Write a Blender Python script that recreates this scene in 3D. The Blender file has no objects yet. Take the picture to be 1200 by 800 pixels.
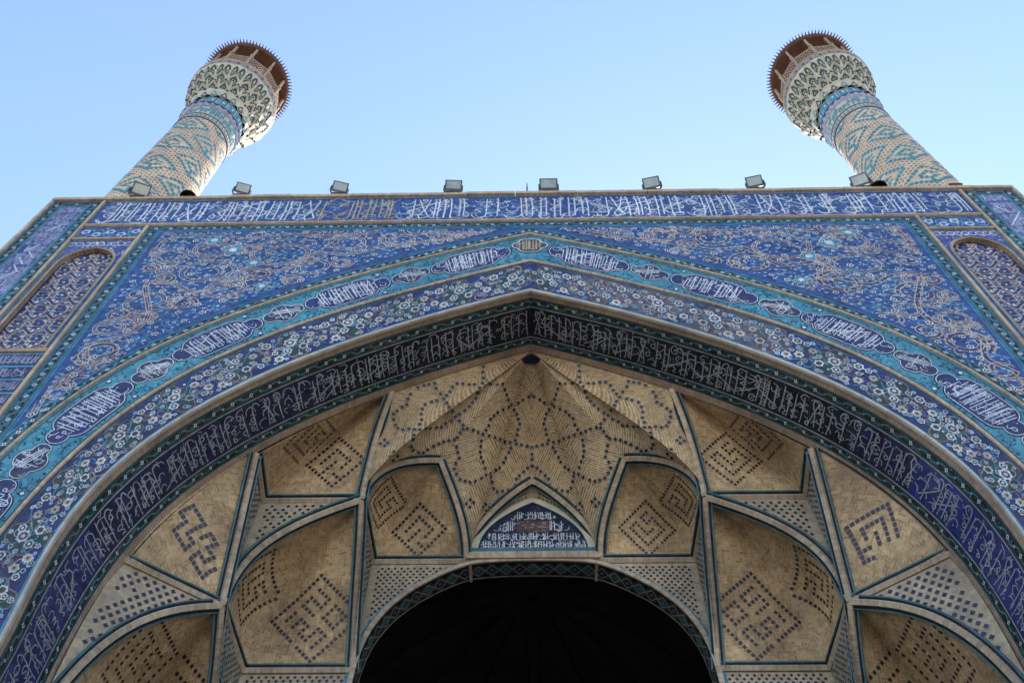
import bpy, math, random
import numpy as np
from mathutils import Vector, Matrix

# ------------------------------------------------------------------ camera, sky, sun, exposure
scene = bpy.context.scene
COL = scene.collection
cam_data = bpy.data.cameras.new("camera")
cam = bpy.data.objects.new("camera", cam_data)
COL.objects.link(cam)
cam_data.sensor_fit = 'HORIZONTAL'
cam_data.sensor_width = 36.0
cam_data.lens = 34.5
cam_data.clip_start = 0.1
cam_data.clip_end = 4000.0
_pitch, _roll, _yaw = 1.02813774, 0.0181962963, -0.0335379034
_cp, _sp = math.cos(_pitch), math.sin(_pitch)
_F = Vector((math.sin(_yaw) * _cp, math.cos(_yaw) * _cp, _sp))
_R0 = Vector((math.cos(_yaw), -math.sin(_yaw), 0))
_U0 = _R0.cross(_F)
_R = math.cos(_roll) * _R0 + math.sin(_roll) * _U0
_U = -math.sin(_roll) * _R0 + math.cos(_roll) * _U0
cam.matrix_world = Matrix(((_R.x, _U.x, -_F.x, -0.041), (_R.y, _U.y, -_F.y, -10.0),
                           (_R.z, _U.z, -_F.z, 0.0), (0, 0, 0, 1)))
scene.camera = cam

SUN_AZ, SUN_EL = math.radians(14.5), math.radians(38.0)      # azimuth from +Y towards +X
world = bpy.data.worlds.new("World")
scene.world = world
world.use_nodes = True
wn = world.node_tree
sky = wn.nodes.new('ShaderNodeTexSky')
sky.sky_type = 'NISHITA'
sky.sun_disc = False
sky.sun_elevation = SUN_EL
sky.sun_rotation = SUN_AZ
sky.altitude = 1500.0
sky.air_density = 1.0
sky.dust_density = 0.9
sky.ozone_density = 0.55
bg = wn.nodes['Background']
bg.inputs['Strength'].default_value = 0.14
wn.links.new(sky.outputs['Color'], bg.inputs['Color'])

sun_data = bpy.data.lights.new("sun", 'SUN')
sun_data.energy = 3.2
sun_data.angle = math.radians(0.53)
sun_data.color = (1.0, 0.89, 0.73)
sun = bpy.data.objects.new("sun", sun_data)
COL.objects.link(sun)
_sd = Vector((math.sin(SUN_AZ) * math.cos(SUN_EL), math.cos(SUN_AZ) * math.cos(SUN_EL), math.sin(SUN_EL)))
sun.rotation_euler = (-_sd).to_track_quat('-Z', 'Y').to_euler()
sun.location = (20, 40, 60)

scene.view_settings.view_transform = 'Standard'
scene.view_settings.look = 'None'
scene.view_settings.gamma = 1.0
scene.view_settings.exposure = 1.82
scene.view_settings.use_curve_mapping = False
scene.cycles.max_bounces = 8
scene.cycles.diffuse_bounces = 5

# ------------------------------------------------------------------ materials
def node_mat(name):
    m = bpy.data.materials.new(name)
    m.use_nodes = True
    nt = m.node_tree
    return m, nt, nt.nodes['Principled BSDF']

def nd(nt, typ, **kw):
    n = nt.nodes.new(typ)
    for k, v in kw.items():
        setattr(n, k, v)
    return n

def mul_colour(nt, col_socket, fac_socket):
    mx = nd(nt, 'ShaderNodeMix', data_type='RGBA', blend_type='MULTIPLY')
    mx.inputs[0].default_value = 1.0
    nt.links.new(col_socket, mx.inputs[6])
    nt.links.new(fac_socket, mx.inputs[7])
    return mx.outputs[2]

def ramp(nt, sock, stops):
    r = nd(nt, 'ShaderNodeValToRGB')
    el = r.color_ramp.elements
    while len(el) < len(stops):
        el.new(0.5)
    for e, (p, c) in zip(el, stops):
        e.position = p
        e.color = (c[0], c[1], c[2], 1)
    nt.links.new(sock, r.inputs[0])
    return r.outputs[0]

def tile_mat(name, col, rough=0.42, vary=0.35, scale=9.0, dust=0.0, col2=None, spec=0.4):
    """glazed cut-tile mosaic: small shards of slightly different tone, some grime"""
    m, nt, b = node_mat(name)
    tc = nd(nt, 'ShaderNodeTexCoord')
    vo = nd(nt, 'ShaderNodeTexVoronoi')
    vo.inputs['Scale'].default_value = scale
    nt.links.new(tc.outputs['Object'], vo.inputs['Vector'])
    sep = nd(nt, 'ShaderNodeSeparateColor')
    nt.links.new(vo.outputs['Color'], sep.inputs[0])
    lo, hi = 1 - vary, 1 + vary * 0.6
    v1 = ramp(nt, sep.outputs[0], [(0, (lo, lo, lo)), (1, (hi, hi, hi))])
    no = nd(nt, 'ShaderNodeTexNoise')
    no.inputs['Scale'].default_value = 0.55
    no.inputs['Detail'].default_value = 6
    nt.links.new(tc.outputs['Object'], no.inputs['Vector'])
    v2 = ramp(nt, no.outputs[0], [(0.3, (0.72, 0.74, 0.78)), (0.7, (1.12, 1.1, 1.08))])
    rgb = nd(nt, 'ShaderNodeRGB')
    rgb.outputs[0].default_value = (*col, 1)
    base = rgb.outputs[0]
    if col2 is not None:
        mx = nd(nt, 'ShaderNodeMix', data_type='RGBA')
        f = ramp(nt, sep.outputs[1], [(0.35, (0, 0, 0)), (0.75, (1, 1, 1))])
        nt.links.new(f, mx.inputs[0])
        nt.links.new(base, mx.inputs[6])
        mx.inputs[7].default_value = (*col2, 1)
        base = mx.outputs[2]
    c = mul_colour(nt, base, v1)
    c = mul_colour(nt, c, v2)
    # dusty film in patches
    n2 = nd(nt, 'ShaderNodeTexNoise')
    n2.inputs['Scale'].default_value = 1.7
    n2.inputs['Detail'].default_value = 8
    n2.inputs['Roughness'].default_value = 0.7
    nt.links.new(tc.outputs['Object'], n2.inputs['Vector'])
    d = 0.10 + dust
    f = ramp(nt, n2.outputs[0], [(0.42, (0, 0, 0)), (0.75, (d, d, d))])
    mx = nd(nt, 'ShaderNodeMix', data_type='RGBA')
    nt.links.new(f, mx.inputs[0])
    nt.links.new(c, mx.inputs[6])
    mx.inputs[7].default_value = (0.33, 0.29, 0.25, 1)
    nt.links.new(mx.outputs[2], b.inputs['Base Color'])
    b.inputs['Specular IOR Level'].default_value = spec
    rr = ramp(nt, n2.outputs[0], [(0.3, (rough,) * 3), (0.8, (min(1, rough + 0.3),) * 3)])
    nt.links.new(rr, b.inputs['Roughness'])
    bp = nd(nt, 'ShaderNodeBump')
    bp.inputs['Strength'].default_value = 0.25
    bp.inputs['Distance'].default_value = 0.01
    nt.links.new(vo.outputs['Distance'], bp.inputs['Height'])
    nt.links.new(bp.outputs[0], b.inputs['Normal'])
    return m

def brick_mat(name, c1, c2, mortar, bw, bh, ms=0.008, chevron=None, weave=False, stain=0.5, offset=0.5):
    m, nt, b = node_mat(name)
    tc = nd(nt, 'ShaderNodeTexCoord')
    vec = tc.outputs['UV']
    if chevron is not None:
        s = nd(nt, 'ShaderNodeSeparateXYZ')
        nt.links.new(vec, s.inputs[0])
        ab = nd(nt, 'ShaderNodeMath', operation='ABSOLUTE')
        nt.links.new(s.outputs[0], ab.inputs[0])
        cs, sn = math.cos(chevron), math.sin(chevron)
        def lin(a, kb):
            m1 = nd(nt, 'ShaderNodeMath', operation='MULTIPLY'); m1.inputs[1].default_value = a
            nt.links.new(ab.outputs[0], m1.inputs[0])
            m2 = nd(nt, 'ShaderNodeMath', operation='MULTIPLY_ADD'); m2.inputs[1].default_value = kb
            nt.links.new(s.outputs[1], m2.inputs[0]); nt.links.new(m1.outputs[0], m2.inputs[2])
            return m2.outputs[0]
        cb = nd(nt, 'ShaderNodeCombineXYZ')
        nt.links.new(lin(cs, sn), cb.inputs[0])
        nt.links.new(lin(-sn, cs), cb.inputs[1])
        vec = cb.outputs[0]
    if weave:
        mp = nd(nt, 'ShaderNodeMapping')
        mp.inputs['Rotation'].default_value = (0, 0, math.radians(45))
        nt.links.new(vec, mp.inputs['Vector'])
        vecb = mp.outputs[0]
    br = nd(nt, 'ShaderNodeTexBrick')
    br.offset = offset
    br.inputs['Color1'].default_value = (*c1, 1)
    br.inputs['Color2'].default_value = (*c2, 1)
    br.inputs['Mortar'].default_value = (*mortar, 1)
    br.inputs['Scale'].default_value = 1.0
    br.inputs['Mortar Size'].default_value = ms
    br.inputs['Mortar Smooth'].default_value = 0.2
    br.inputs['Brick Width'].default_value = bw
    br.inputs['Row Height'].default_value = bh
    nt.links.new(vec, br.inputs['Vector'])
    colr = br.outputs['Color']
    fac = br.outputs['Fac']
    if weave:                      # blocks of bricks laid the other way, in patches
        sw = nd(nt, 'ShaderNodeSeparateXYZ'); nt.links.new(vec, sw.inputs[0])
        cb2 = nd(nt, 'ShaderNodeCombineXYZ')
        nt.links.new(sw.outputs[1], cb2.inputs[0]); nt.links.new(sw.outputs[0], cb2.inputs[1])
        br2 = nd(nt, 'ShaderNodeTexBrick'); br2.offset = offset
        for k in ('Color1', 'Color2', 'Mortar'):
            br2.inputs[k].default_value = br.inputs[k].default_value
        for k in ('Scale', 'Mortar Size', 'Mortar Smooth', 'Brick Width', 'Row Height'):
            br2.inputs[k].default_value = br.inputs[k].default_value
        nt.links.new(cb2.outputs[0], br2.inputs['Vector'])
        ck = nd(nt, 'ShaderNodeTexChecker'); ck.inputs['Scale'].default_value = 1.0 / (bw * 1.0)
        nt.links.new(vec, ck.inputs['Vector'])
        mxb = nd(nt, 'ShaderNodeMix', data_type='RGBA')
        nt.links.new(ck.outputs['Fac'], mxb.inputs[0])
        nt.links.new(colr, mxb.inputs[6]); nt.links.new(br2.outputs['Color'], mxb.inputs[7])
        colr = mxb.outputs[2]
    no = nd(nt, 'ShaderNodeTexNoise')
    no.inputs['Scale'].default_value = 0.8
    no.inputs['Detail'].default_value = 7
    no.inputs['Roughness'].default_value = 0.65
    nt.links.new(tc.outputs['Object'], no.inputs['Vector'])
    k = stain
    v = ramp(nt, no.outputs[0], [(0.32, (1 - k, 1 - k * 1.08, 1 - k * 1.15)), (0.68, (1.18, 1.16, 1.1))])
    c = mul_colour(nt, colr, v)
    n3 = nd(nt, 'ShaderNodeTexNoise')
    n3.inputs['Scale'].default_value = 9.0
    n3.inputs['Detail'].default_value = 5
    nt.links.new(tc.outputs['Object'], n3.inputs['Vector'])
    v3 = ramp(nt, n3.outputs[0], [(0.3, (0.8, 0.8, 0.8)), (0.7, (1.15, 1.15, 1.15))])
    c = mul_colour(nt, c, v3)
    nt.links.new(c, b.inputs['Base Color'])
    b.inputs['Roughness'].default_value = 0.85
    bp = nd(nt, 'ShaderNodeBump')
    bp.inputs['Strength'].default_value = 0.5
    bp.inputs['Distance'].default_value = 0.012
    bp.invert = True
    nt.links.new(fac, bp.inputs['Height'])
    nt.links.new(bp.outputs[0], b.inputs['Normal'])
    return m

def plain_mat(name, col, rough=0.7, vary=0.25, scale=3.0, metal=0.0):
    m, nt, b = node_mat(name)
    tc = nd(nt, 'ShaderNodeTexCoord')
    no = nd(nt, 'ShaderNodeTexNoise')
    no.inputs['Scale'].default_value = scale
    no.inputs['Detail'].default_value = 6
    nt.links.new(tc.outputs['Object'], no.inputs['Vector'])
    v = ramp(nt, no.outputs[0], [(0.3, (1 - vary,) * 3), (0.7, (1 + vary * 0.6,) * 3)])
    rgb = nd(nt, 'ShaderNodeRGB')
    rgb.outputs[0].default_value = (*col, 1)
    nt.links.new(mul_colour(nt, rgb.outputs[0], v), b.inputs['Base Color'])
    b.inputs['Roughness'].default_value = rough
    b.inputs['Metallic'].default_value = metal
    return m

M = {}
M['cobalt'] = tile_mat('cobalt_tile', (0.014, 0.046, 0.185), col2=(0.024, 0.072, 0.225), scale=7)
M['navy'] = tile_mat('navy_tile', (0.011, 0.014, 0.078), col2=(0.018, 0.022, 0.12), scale=8)
M['violet'] = tile_mat('violet_blue_tile', (0.045, 0.055, 0.22), col2=(0.09, 0.09, 0.25), scale=6)
M['black'] = tile_mat('black_tile', (0.007, 0.008, 0.011), col2=(0.010, 0.012, 0.022), scale=8, spec=0.2, rough=0.5, dust=-0.06)
M['turq'] = tile_mat('turquoise_tile', (0.042, 0.195, 0.265), col2=(0.062, 0.24, 0.31), scale=7, vary=0.3)
M['teal'] = tile_mat('dark_teal_tile', (0.010, 0.055, 0.075), col2=(0.02, 0.10, 0.12), scale=10)
M['green'] = tile_mat('dark_green_tile', (0.010, 0.030, 0.026), col2=(0.022, 0.038, 0.026), scale=12)
M['white'] = tile_mat('white_tile', (0.56, 0.57, 0.60), vary=0.2, scale=10)
M['grey'] = tile_mat('grey_white_tile', (0.27, 0.275, 0.295), vary=0.25, scale=10)
M['lilac'] = tile_mat('lilac_tile', (0.30, 0.315, 0.45), vary=0.3, scale=10)
M['gold'] = tile_mat('ochre_tile', (0.42, 0.325, 0.19), vary=0.3, scale=10)
M['peach'] = tile_mat('pink_buff_tile', (0.45, 0.325, 0.26), vary=0.25, scale=10)
M['umber'] = tile_mat('brown_tile', (0.085, 0.048, 0.045), vary=0.35, scale=10)
M['mauve'] = tile_mat('dark_mauve_tile', (0.045, 0.04, 0.10), vary=0.35, scale=10)
M['sky'] = tile_mat('light_blue_tile', (0.09, 0.27, 0.46), vary=0.35, scale=10)
M['cream'] = tile_mat('cream_edge', (0.42, 0.37, 0.31), vary=0.2, scale=5, rough=0.6)
M['oldnavy'] = tile_mat('dusty_navy_tile', (0.022, 0.022, 0.085), col2=(0.05, 0.047, 0.09), scale=8, dust=0.5)
M['trim'] = brick_mat('buff_trim_brick', (0.46, 0.35, 0.25), (0.33, 0.245, 0.17), (0.43, 0.35, 0.27), 0.06, 0.3, 0.006, stain=0.35)
M['soft'] = brick_mat('rim_brick', (0.33, 0.225, 0.155), (0.27, 0.18, 0.12), (0.36, 0.30, 0.24), 0.055, 0.6, 0.006, stain=0.4)
M['wall'] = brick_mat('wall_brick', (0.36, 0.27, 0.18), (0.28, 0.20, 0.13), (0.34, 0.29, 0.23), 0.24, 0.07, 0.008)
M['niche'] = brick_mat('niche_brick', (0.53, 0.36, 0.195), (0.335, 0.205, 0.10), (0.49, 0.37, 0.235), 0.18, 0.06, 0.007, weave=True, stain=0.5)
M['chev'] = brick_mat('chevron_brick', (0.43, 0.285, 0.152), (0.245, 0.152, 0.077), (0.53, 0.41, 0.27), 0.34, 0.06, 0.012, chevron=math.radians(38), stain=0.35)
M['pale'] = brick_mat('pale_brick', (0.40, 0.315, 0.22), (0.32, 0.245, 0.165), (0.37, 0.31, 0.235), 0.15, 0.07, 0.006, stain=0.35)
M['dot'] = tile_mat('dark_blue_dot', (0.009, 0.008, 0.02), scale=6, vary=0.4, rough=0.35)
M['dot2'] = tile_mat('violet_dot', (0.024, 0.02, 0.06), scale=6, vary=0.5, rough=0.4)
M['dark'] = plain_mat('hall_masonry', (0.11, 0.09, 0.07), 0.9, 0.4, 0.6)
M['roof'] = plain_mat('roof_plaster', (0.40, 0.33, 0.25), 0.95)
M['mbrick'] = brick_mat('minaret_brick', (0.56, 0.415, 0.29), (0.48, 0.35, 0.245), (0.52, 0.42, 0.31), 0.27, 0.10, 0.006, stain=0.18)
M['mturq'] = tile_mat('minaret_turquoise', (0.03, 0.26, 0.33), vary=0.3, scale=12)
M['mcream'] = plain_mat('minaret_cream', (0.46, 0.40, 0.29), 0.6, 0.25, 4)
M['wood'] = plain_mat('red_brown_wood', (0.085, 0.030, 0.015), 0.65, 0.4, 5)
M['wood2'] = plain_mat('pale_wood', (0.30, 0.205, 0.135), 0.7, 0.3, 6)
M['metal'] = plain_mat('dark_metal', (0.05, 0.05, 0.055), 0.5, 0.3, 8, 0.3)
M['glass'] = plain_mat('lamp_glass', (0.26, 0.265, 0.23), 0.15, 0.25, 4)
M['refl'] = plain_mat('lamp_reflector', (0.6, 0.6, 0.58), 0.3, 0.2, 8)
M['rust'] = plain_mat('rusty_brown', (0.12, 0.05, 0.03), 0.8, 0.3, 8)

M['fwhite'] = tile_mat('blossom_white_tile', (0.46, 0.465, 0.48), vary=0.3, scale=10)
M['vturq'] = tile_mat('vault_line_turquoise', (0.03, 0.125, 0.145), vary=0.35, scale=8)
M['ink'] = tile_mat('blue_black_tile', (0.009, 0.010, 0.034), col2=(0.013, 0.015, 0.055), scale=8, spec=0.25, rough=0.5, dust=-0.05)
M['greyb'] = brick_mat('grey_brick', (0.27, 0.235, 0.19), (0.22, 0.19, 0.15), (0.26, 0.23, 0.19), 0.15, 0.07, 0.006, stain=0.3)
M['gcream'] = plain_mat('gallery_cream', (0.44, 0.39, 0.28), 0.6, 0.3, 4)

# ------------------------------------------------------------------ mesh builder
class MB:
    def __init__(self):
        self.v, self.f, self.m, self.uv, self.mats = [], [], [], [], []
        self.sm = []
    def mi(self, key):
        if key not in self.mats:
            self.mats.append(key)
        return self.mats.index(key)
    def face(self, pts, key, uvs=None, smooth=False):
        n = len(self.v)
        self.v.extend([tuple(p) for p in pts])
        self.f.append(tuple(range(n, n + len(pts))))
        self.m.append(self.mi(key)); self.sm.append(smooth)
        self.uv.append(uvs if uvs is not None else [(0, 0)] * len(pts))
    def grid(self, P, key, UV=None, smooth=True, closed=False):
        P = np.asarray(P, float)
        n, k = P.shape[:2]
        b = len(self.v)
        self.v.extend(map(tuple, P.reshape(-1, 3)))
        mi = self.mi(key)
        for i in range(n - 1):
            for j in range(k - 1):
                self.f.append((b + i * k + j, b + (i + 1) * k + j, b + (i + 1) * k + j + 1, b + i * k + j + 1))
                self.m.append(mi); self.sm.append(smooth)
                if UV is None:
                    self.uv.append([(0, 0)] * 4)
                else:
                    self.uv.append([tuple(UV[i, j]), tuple(UV[i + 1, j]), tuple(UV[i + 1, j + 1]), tuple(UV[i, j + 1])])
    def box(self, x0, x1, y0, y1, z0, z1, key, faces='xXyYzZ'):
        c = {}
        q = {'x': [(x0, y0, z0), (x0, y1, z0), (x0, y1, z1), (x0, y0, z1)],
             'X': [(x1, y0, z0), (x1, y1, z0), (x1, y1, z1), (x1, y0, z1)],
             'y': [(x0, y0, z0), (x1, y0, z0), (x1, y0, z1), (x0, y0, z1)],
             'Y': [(x0, y1, z0), (x1, y1, z0), (x1, y1, z1), (x0, y1, z1)],
             'z': [(x0, y0, z0), (x1, y0, z0), (x1, y1, z0), (x0, y1, z0)],
             'Z': [(x0, y0, z1), (x1, y0, z1), (x1, y1, z1), (x0, y1, z1)]}
        for k in faces:
            pts = q[k]
            if k in 'xX': uv = [(p[1], p[2]) for p in pts]
            elif k in 'yY': uv = [(p[0], p[2]) for p in pts]
            else: uv = [(p[0], p[1]) for p in pts]
            self.face(pts, key, uv)
    def build(self, name, parent=None):
        me = bpy.data.meshes.new(name)
        me.from_pydata(self.v, [], self.f)
        for k in self.mats:
            me.materials.append(M[k])
        me.polygons.foreach_set('material_index', self.m)
        me.polygons.foreach_set('use_smooth', self.sm)
        ul = me.uv_layers.new(name='UVMap')
        flat = np.array([c for u in self.uv for p in u for c in p], dtype=np.float32)
        ul.data.foreach_set('uv', flat)
        me.update()
        ob = bpy.data.objects.new(name, me)
        COL.objects.link(ob)
        if parent is not None:
            ob.parent = parent
            ob.matrix_parent_inverse = parent.matrix_world.inverted() if False else Matrix.Translation(-Vector(parent.location))
        return ob

def thing(name, label, cat, loc=(0, 0, 0), group=None):
    o = bpy.data.objects.new(name, None)
    COL.objects.link(o)
    o.location = loc
    o.empty_display_size = 0.3
    tag(o, label, cat, group)
    return o

def tag(o, label, cat, group=None):
    o['label'] = label
    o['category'] = cat
    if group:
        o['group'] = group
    return o

# ------------------------------------------------------------------ 2D pattern drawing on a mapped surface
def resample(pts, step):
    out = [pts[0]]
    for a, b in zip(pts[:-1], pts[1:]):
        d = math.hypot(b[0] - a[0], b[1] - a[1])
        n = max(1, int(math.ceil(d / step)))
        for i in range(1, n + 1):
            out.append((a[0] + (b[0] - a[0]) * i / n, a[1] + (b[1] - a[1]) * i / n))
    return out

_lay = [0]
LAYK = [0.45]
def lay():
    _lay[0] = (_lay[0] + 5) % 13
    return _lay[0] * 0.0001

def ribbon(mb, pts, w, fmap, off, key, taper=0.0, closed=False, step=0.25):
    off = off * LAYK[0] + lay()
    pts = [tuple(p) for p in pts]
    if closed:
        pts = pts + [pts[0]]
    pts = resample(pts, step)
    q = [pts[0]]
    for p in pts[1:]:
        if abs(p[0] - q[-1][0]) + abs(p[1] - q[-1][1]) > 1e-5:
            q.append(p)
    if len(q) < 2:
        return
    a = np.array(q)
    d = np.diff(a, axis=0)
    d /= np.linalg.norm(d, axis=1)[:, None]
    t = np.zeros_like(a)
    t[1:-1] = d[1:] + d[:-1]
    t[0], t[-1] = d[0], d[-1]
    if closed:
        t[0] = t[-1] = d[0] + d[-1]
    ln = np.linalg.norm(t, axis=1)
    ln[ln < 1e-6] = 1
    t /= ln[:, None]
    cosb = np.ones(len(a))
    cosb[1:-1] = np.clip((t[1:-1] * d[1:]).sum(1), 0.6, 1)
    nrm = np.c_[-t[:, 1], t[:, 0]]
    hw = np.full(len(a), w / 2) / cosb
    if taper > 0:
        s = np.linspace(0, 1, len(a))
        hw = hw * (1 - taper * np.abs(2 * s - 1) ** 2)
    L = a + nrm * hw[:, None]
    R = a - nrm * hw[:, None]
    b = len(mb.v)
    for i in range(len(a)):
        o = off + 0.0004 * i / len(a)
        mb.v.append(tuple(fmap(L[i, 0], L[i, 1], o)))
        mb.v.append(tuple(fmap(R[i, 0], R[i, 1], o)))
    mi = mb.mi(key)
    for i in range(len(a) - 1):
        mb.f.append((b + 2 * i, b + 2 * i + 1, b + 2 * i + 3, b + 2 * i + 2))
        mb.m.append(mi); mb.sm.append(False); mb.uv.append([(0, 0)] * 4)

def blob(mb, pts, fmap, off, key):
    """filled polygon (star-shaped about its centroid) as a fan"""
    off = off * LAYK[0] + lay()
    cx = sum(p[0] for p in pts) / len(pts)
    cy = sum(p[1] for p in pts) / len(pts)
    b = len(mb.v)
    mb.v.append(tuple(fmap(cx, cy, off)))
    for p in pts:
        mb.v.append(tuple(fmap(p[0], p[1], off)))
    mi = mb.mi(key)
    n = len(pts)
    for i in range(n):
        mb.f.append((b, b + 1 + i, b + 1 + (i + 1) % n))
        mb.m.append(mi); mb.sm.append(False); mb.uv.append([(0, 0)] * 3)

def ngon(x, y, r, n, a0=0.0, wav=0.0, k=0):
    return [(x + r * (1 - wav + wav * math.cos(k * (2 * math.pi * i / n))) * math.cos(a0 + 2 * math.pi * i / n),
             y + r * (1 - wav + wav * math.cos(k * (2 * math.pi * i / n))) * math.sin(a0 + 2 * math.pi * i / n)) for i in range(n)]

def diamond(x, y, rx, ry=None):
    ry = rx if ry is None else ry
    return [(x + rx, y), (x, y + ry), (x - rx, y), (x, y - ry)]

def flower(mb, x, y, r, fmap, off, rng, petal='white', ring='navy', heart='umber', pet=6):
    a0 = rng.uniform(0, 6.28)
    blob(mb, ngon(x, y, r, pet * 3, a0, 0.14, pet), fmap, off, petal)
    blob(mb, ngon(x, y, r * 0.60, 8, a0), fmap, off + 0.004, ring)
    if r > 0.06:
        blob(mb, ngon(x, y, r * 0.3, 6, a0), fmap, off + 0.008, heart)

def arc(cx, cy, rx, ry, a0, a1, n=8):
    return [(cx + rx * math.cos(math.radians(a0 + (a1 - a0) * i / n)), cy + ry * math.sin(math.radians(a0 + (a1 - a0) * i / n))) for i in range(n + 1)]

# letter skeletons of a Naskh/Thuluth hand, unit height 1 (small letters), x to the right
def letter(rng, kind):
    if kind == 'noon':
        return [arc(0.45, 0.55, 0.42, 0.5, 170, 370, 9)], [(0.45, 0.75)]
    if kind == 'ya':
        return [[(0.95, 0.75), (0.7, 0.85), (0.55, 0.68), (0.78, 0.5), (0.85, 0.3), (0.55, 0.1), (0.15, 0.15), (0.0, 0.42)]], [(0.35, -0.12), (0.6, -0.12)]
    if kind == 'waw':
        return [arc(0.5, 0.68, 0.2, 0.2, -60, 300, 9) + [(0.68, 0.4), (0.45, 0.12), (0.0, 0.0)]], []
    if kind == 'ra':
        return [[(0.6, 0.7), (0.62, 0.4), (0.4, 0.12), (0.0, 0.0)]], [(0.5, 0.95)] if rng.random() < 0.5 else []
    if kind == 'dal':
        return [[(0.2, 0.85), (0.6, 0.4), (0.5, 0.18), (0.0, 0.15)]], []
    if kind == 'seen':
        return [[(1.3, 0.6), (1.22, 0.3), (1.1, 0.3), (1.05, 0.55), (0.98, 0.3), (0.86, 0.3), (0.8, 0.55), (0.74, 0.25)] + arc(0.38, 0.3, 0.36, 0.32, 0, -190, 8)], []
    if kind == 'ha':
        return [arc(0.4, 0.45, 0.36, 0.4, 20, 330, 10) + [(0.3, 0.45), (0.62, 0.72)]], []
    if kind == 'meem':
        return [arc(0.5, 0.6, 0.2, 0.18, 0, 360, 9) + [(0.3, 0.3), (0.0, 0.25)]], []
    if kind == 'ain':
        return [[(0.7, 0.95), (0.4, 1.0), (0.28, 0.8), (0.5, 0.65), (0.75, 0.68), (0.3, 0.6), (0.08, 0.3), (0.3, 0.03), (0.75, 0.08)]], []
    if kind == 'jeem':
        return [[(0.1, 0.82), (0.4, 0.95), (0.85, 0.78), (0.35, 0.6), (0.1, 0.3), (0.35, 0.0), (0.8, 0.1)]], [(0.45, 0.3)]
    if kind == 'sad':
        return [arc(0.85, 0.5, 0.32, 0.22, 180, 540, 10) + [(0.5, 0.3)] + arc(0.28, 0.28, 0.24, 0.28, 0, -190, 6)], []
    if kind == 'ba':
        return [[(1.2, 0.55), (1.15, 0.25), (0.7, 0.12), (0.2, 0.2), (0.05, 0.5)]], [(0.6, -0.1)]
    if kind == 'fa':
        return [arc(0.9, 0.6, 0.16, 0.18, 0, 360, 8) + [(1.0, 0.3), (0.6, 0.12), (0.15, 0.2), (0.0, 0.42)]], [(0.9, 0.98)]
    return [[(0, 0), (0.4, 0)]], []
SMALL = ['noon', 'ya', 'waw', 'ra', 'dal', 'seen', 'ha', 'meem', 'ain', 'jeem', 'sad', 'ba', 'fa']

def thuluth(mb, rng, x0, x1, y0, H, fmap, off, key, w, tall=0.15, rows=((0.10, 0.30), (0.42, 0.26), (0.68, 0.22)), keyfn=None, longs=0.35, clip=None, slant=0.0, shafts=(1, 2, 2, 3)):
    """stacked Thuluth inscription: tall shafts, bowls and loops in tiers, sweeping kaf strokes, dots"""
    kf = keyfn or (lambda x: key)
    def put(pts, ww, tp=0.25):
        pts = [(x0 + px * H, y0 + py * H) for px, py in pts]
        mx = sum(p[0] for p in pts) / len(pts)
        if max(p[0] for p in pts) > x1 or min(p[0] for p in pts) < x0:
            return
        if clip:
            for p in resample(pts, 0.1):
                if not clip(*p):
                    return
        ribbon(mb, pts, ww, fmap, off, kf(mx), taper=tp)
    Lh = (x1 - x0) / H
    x = 0.06
    while x < Lh - 0.05:
        r = rng.random()
        j = rng.uniform(-0.02, 0.02) + slant
        top = rng.uniform(0.9, 0.97)
        if r < 0.66:
            n = rng.choice(shafts)
            for k in range(n):
                put([(x, rng.uniform(0.05, 0.2)), (x + 0.01, 0.5), (x + j, top), (x + j - 0.03, top - 0.05)], w, 0.12)
                x += tall * rng.uniform(0.45, 0.8)
            x += tall * 0.4
        elif r < 0.84:
            bw = rng.uniform(0.16, 0.34)
            put([(x + bw + j, top), (x + bw, 0.25)] + arc(x + bw / 2, 0.24, bw / 2, 0.17, 0, -170, 7), w)
            x += bw + tall * 0.6
        elif r < 0.93:
            put([(x, top), (x + 0.08, 0.55), (x + 0.2, 0.16), (x + 0.05, 0.08), (x + 0.02, 0.22), (x + 0.14, 0.5), (x + 0.2, top)], w)
            x += 0.2 + tall * 0.7
        else:
            x += tall * rng.uniform(0.6, 1.4)
    n = int(Lh * longs)
    for i in range(n):
        a = rng.uniform(0.05, max(0.06, Lh - 0.9))
        s = rng.choice([-1, 1])
        ya, yb = rng.uniform(0.8, 0.95), rng.uniform(0.35, 0.5)
        ln = rng.uniform(0.5, 0.85)
        if s > 0:
            put([(a, ya), (a + ln * 0.5, (ya + yb) / 2 + 0.02), (a + ln, yb), (a + ln * 0.9, yb - 0.16), (a + ln * 0.45, yb - 0.18)], w)
        else:
            put([(a + ln, ya), (a + ln * 0.5, (ya + yb) / 2), (a, yb), (a + 0.1 * ln, yb - 0.16), (a + ln * 0.5, yb - 0.18)], w)
    for (ry, rs) in rows:
        x = rng.uniform(0, 0.15)
        while x < Lh - 0.1:
            st, dots = letter(rng, rng.choice(SMALL))
            sx = rs * rng.uniform(0.85, 1.3)
            yy = ry + rng.uniform(-0.05, 0.05)
            wmax = 0
            for s in st:
                put([(x + px * sx, min(0.97, max(0.03, yy + py * rs))) for px, py in s], w * 0.8)
                wmax = max(wmax, max(px for px, _ in s))
            for (px, py) in dots:
                X, Y = x0 + (x + px * sx) * H, y0 + min(0.96, max(0.04, yy + py * rs)) * H
                if X < x1 - 0.03 and (not clip or clip(X, Y)):
                    blob(mb, diamond(X, Y, w * 0.75), fmap, off, kf(X))
            x += wmax * sx + rng.uniform(0.06, 0.2)

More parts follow.
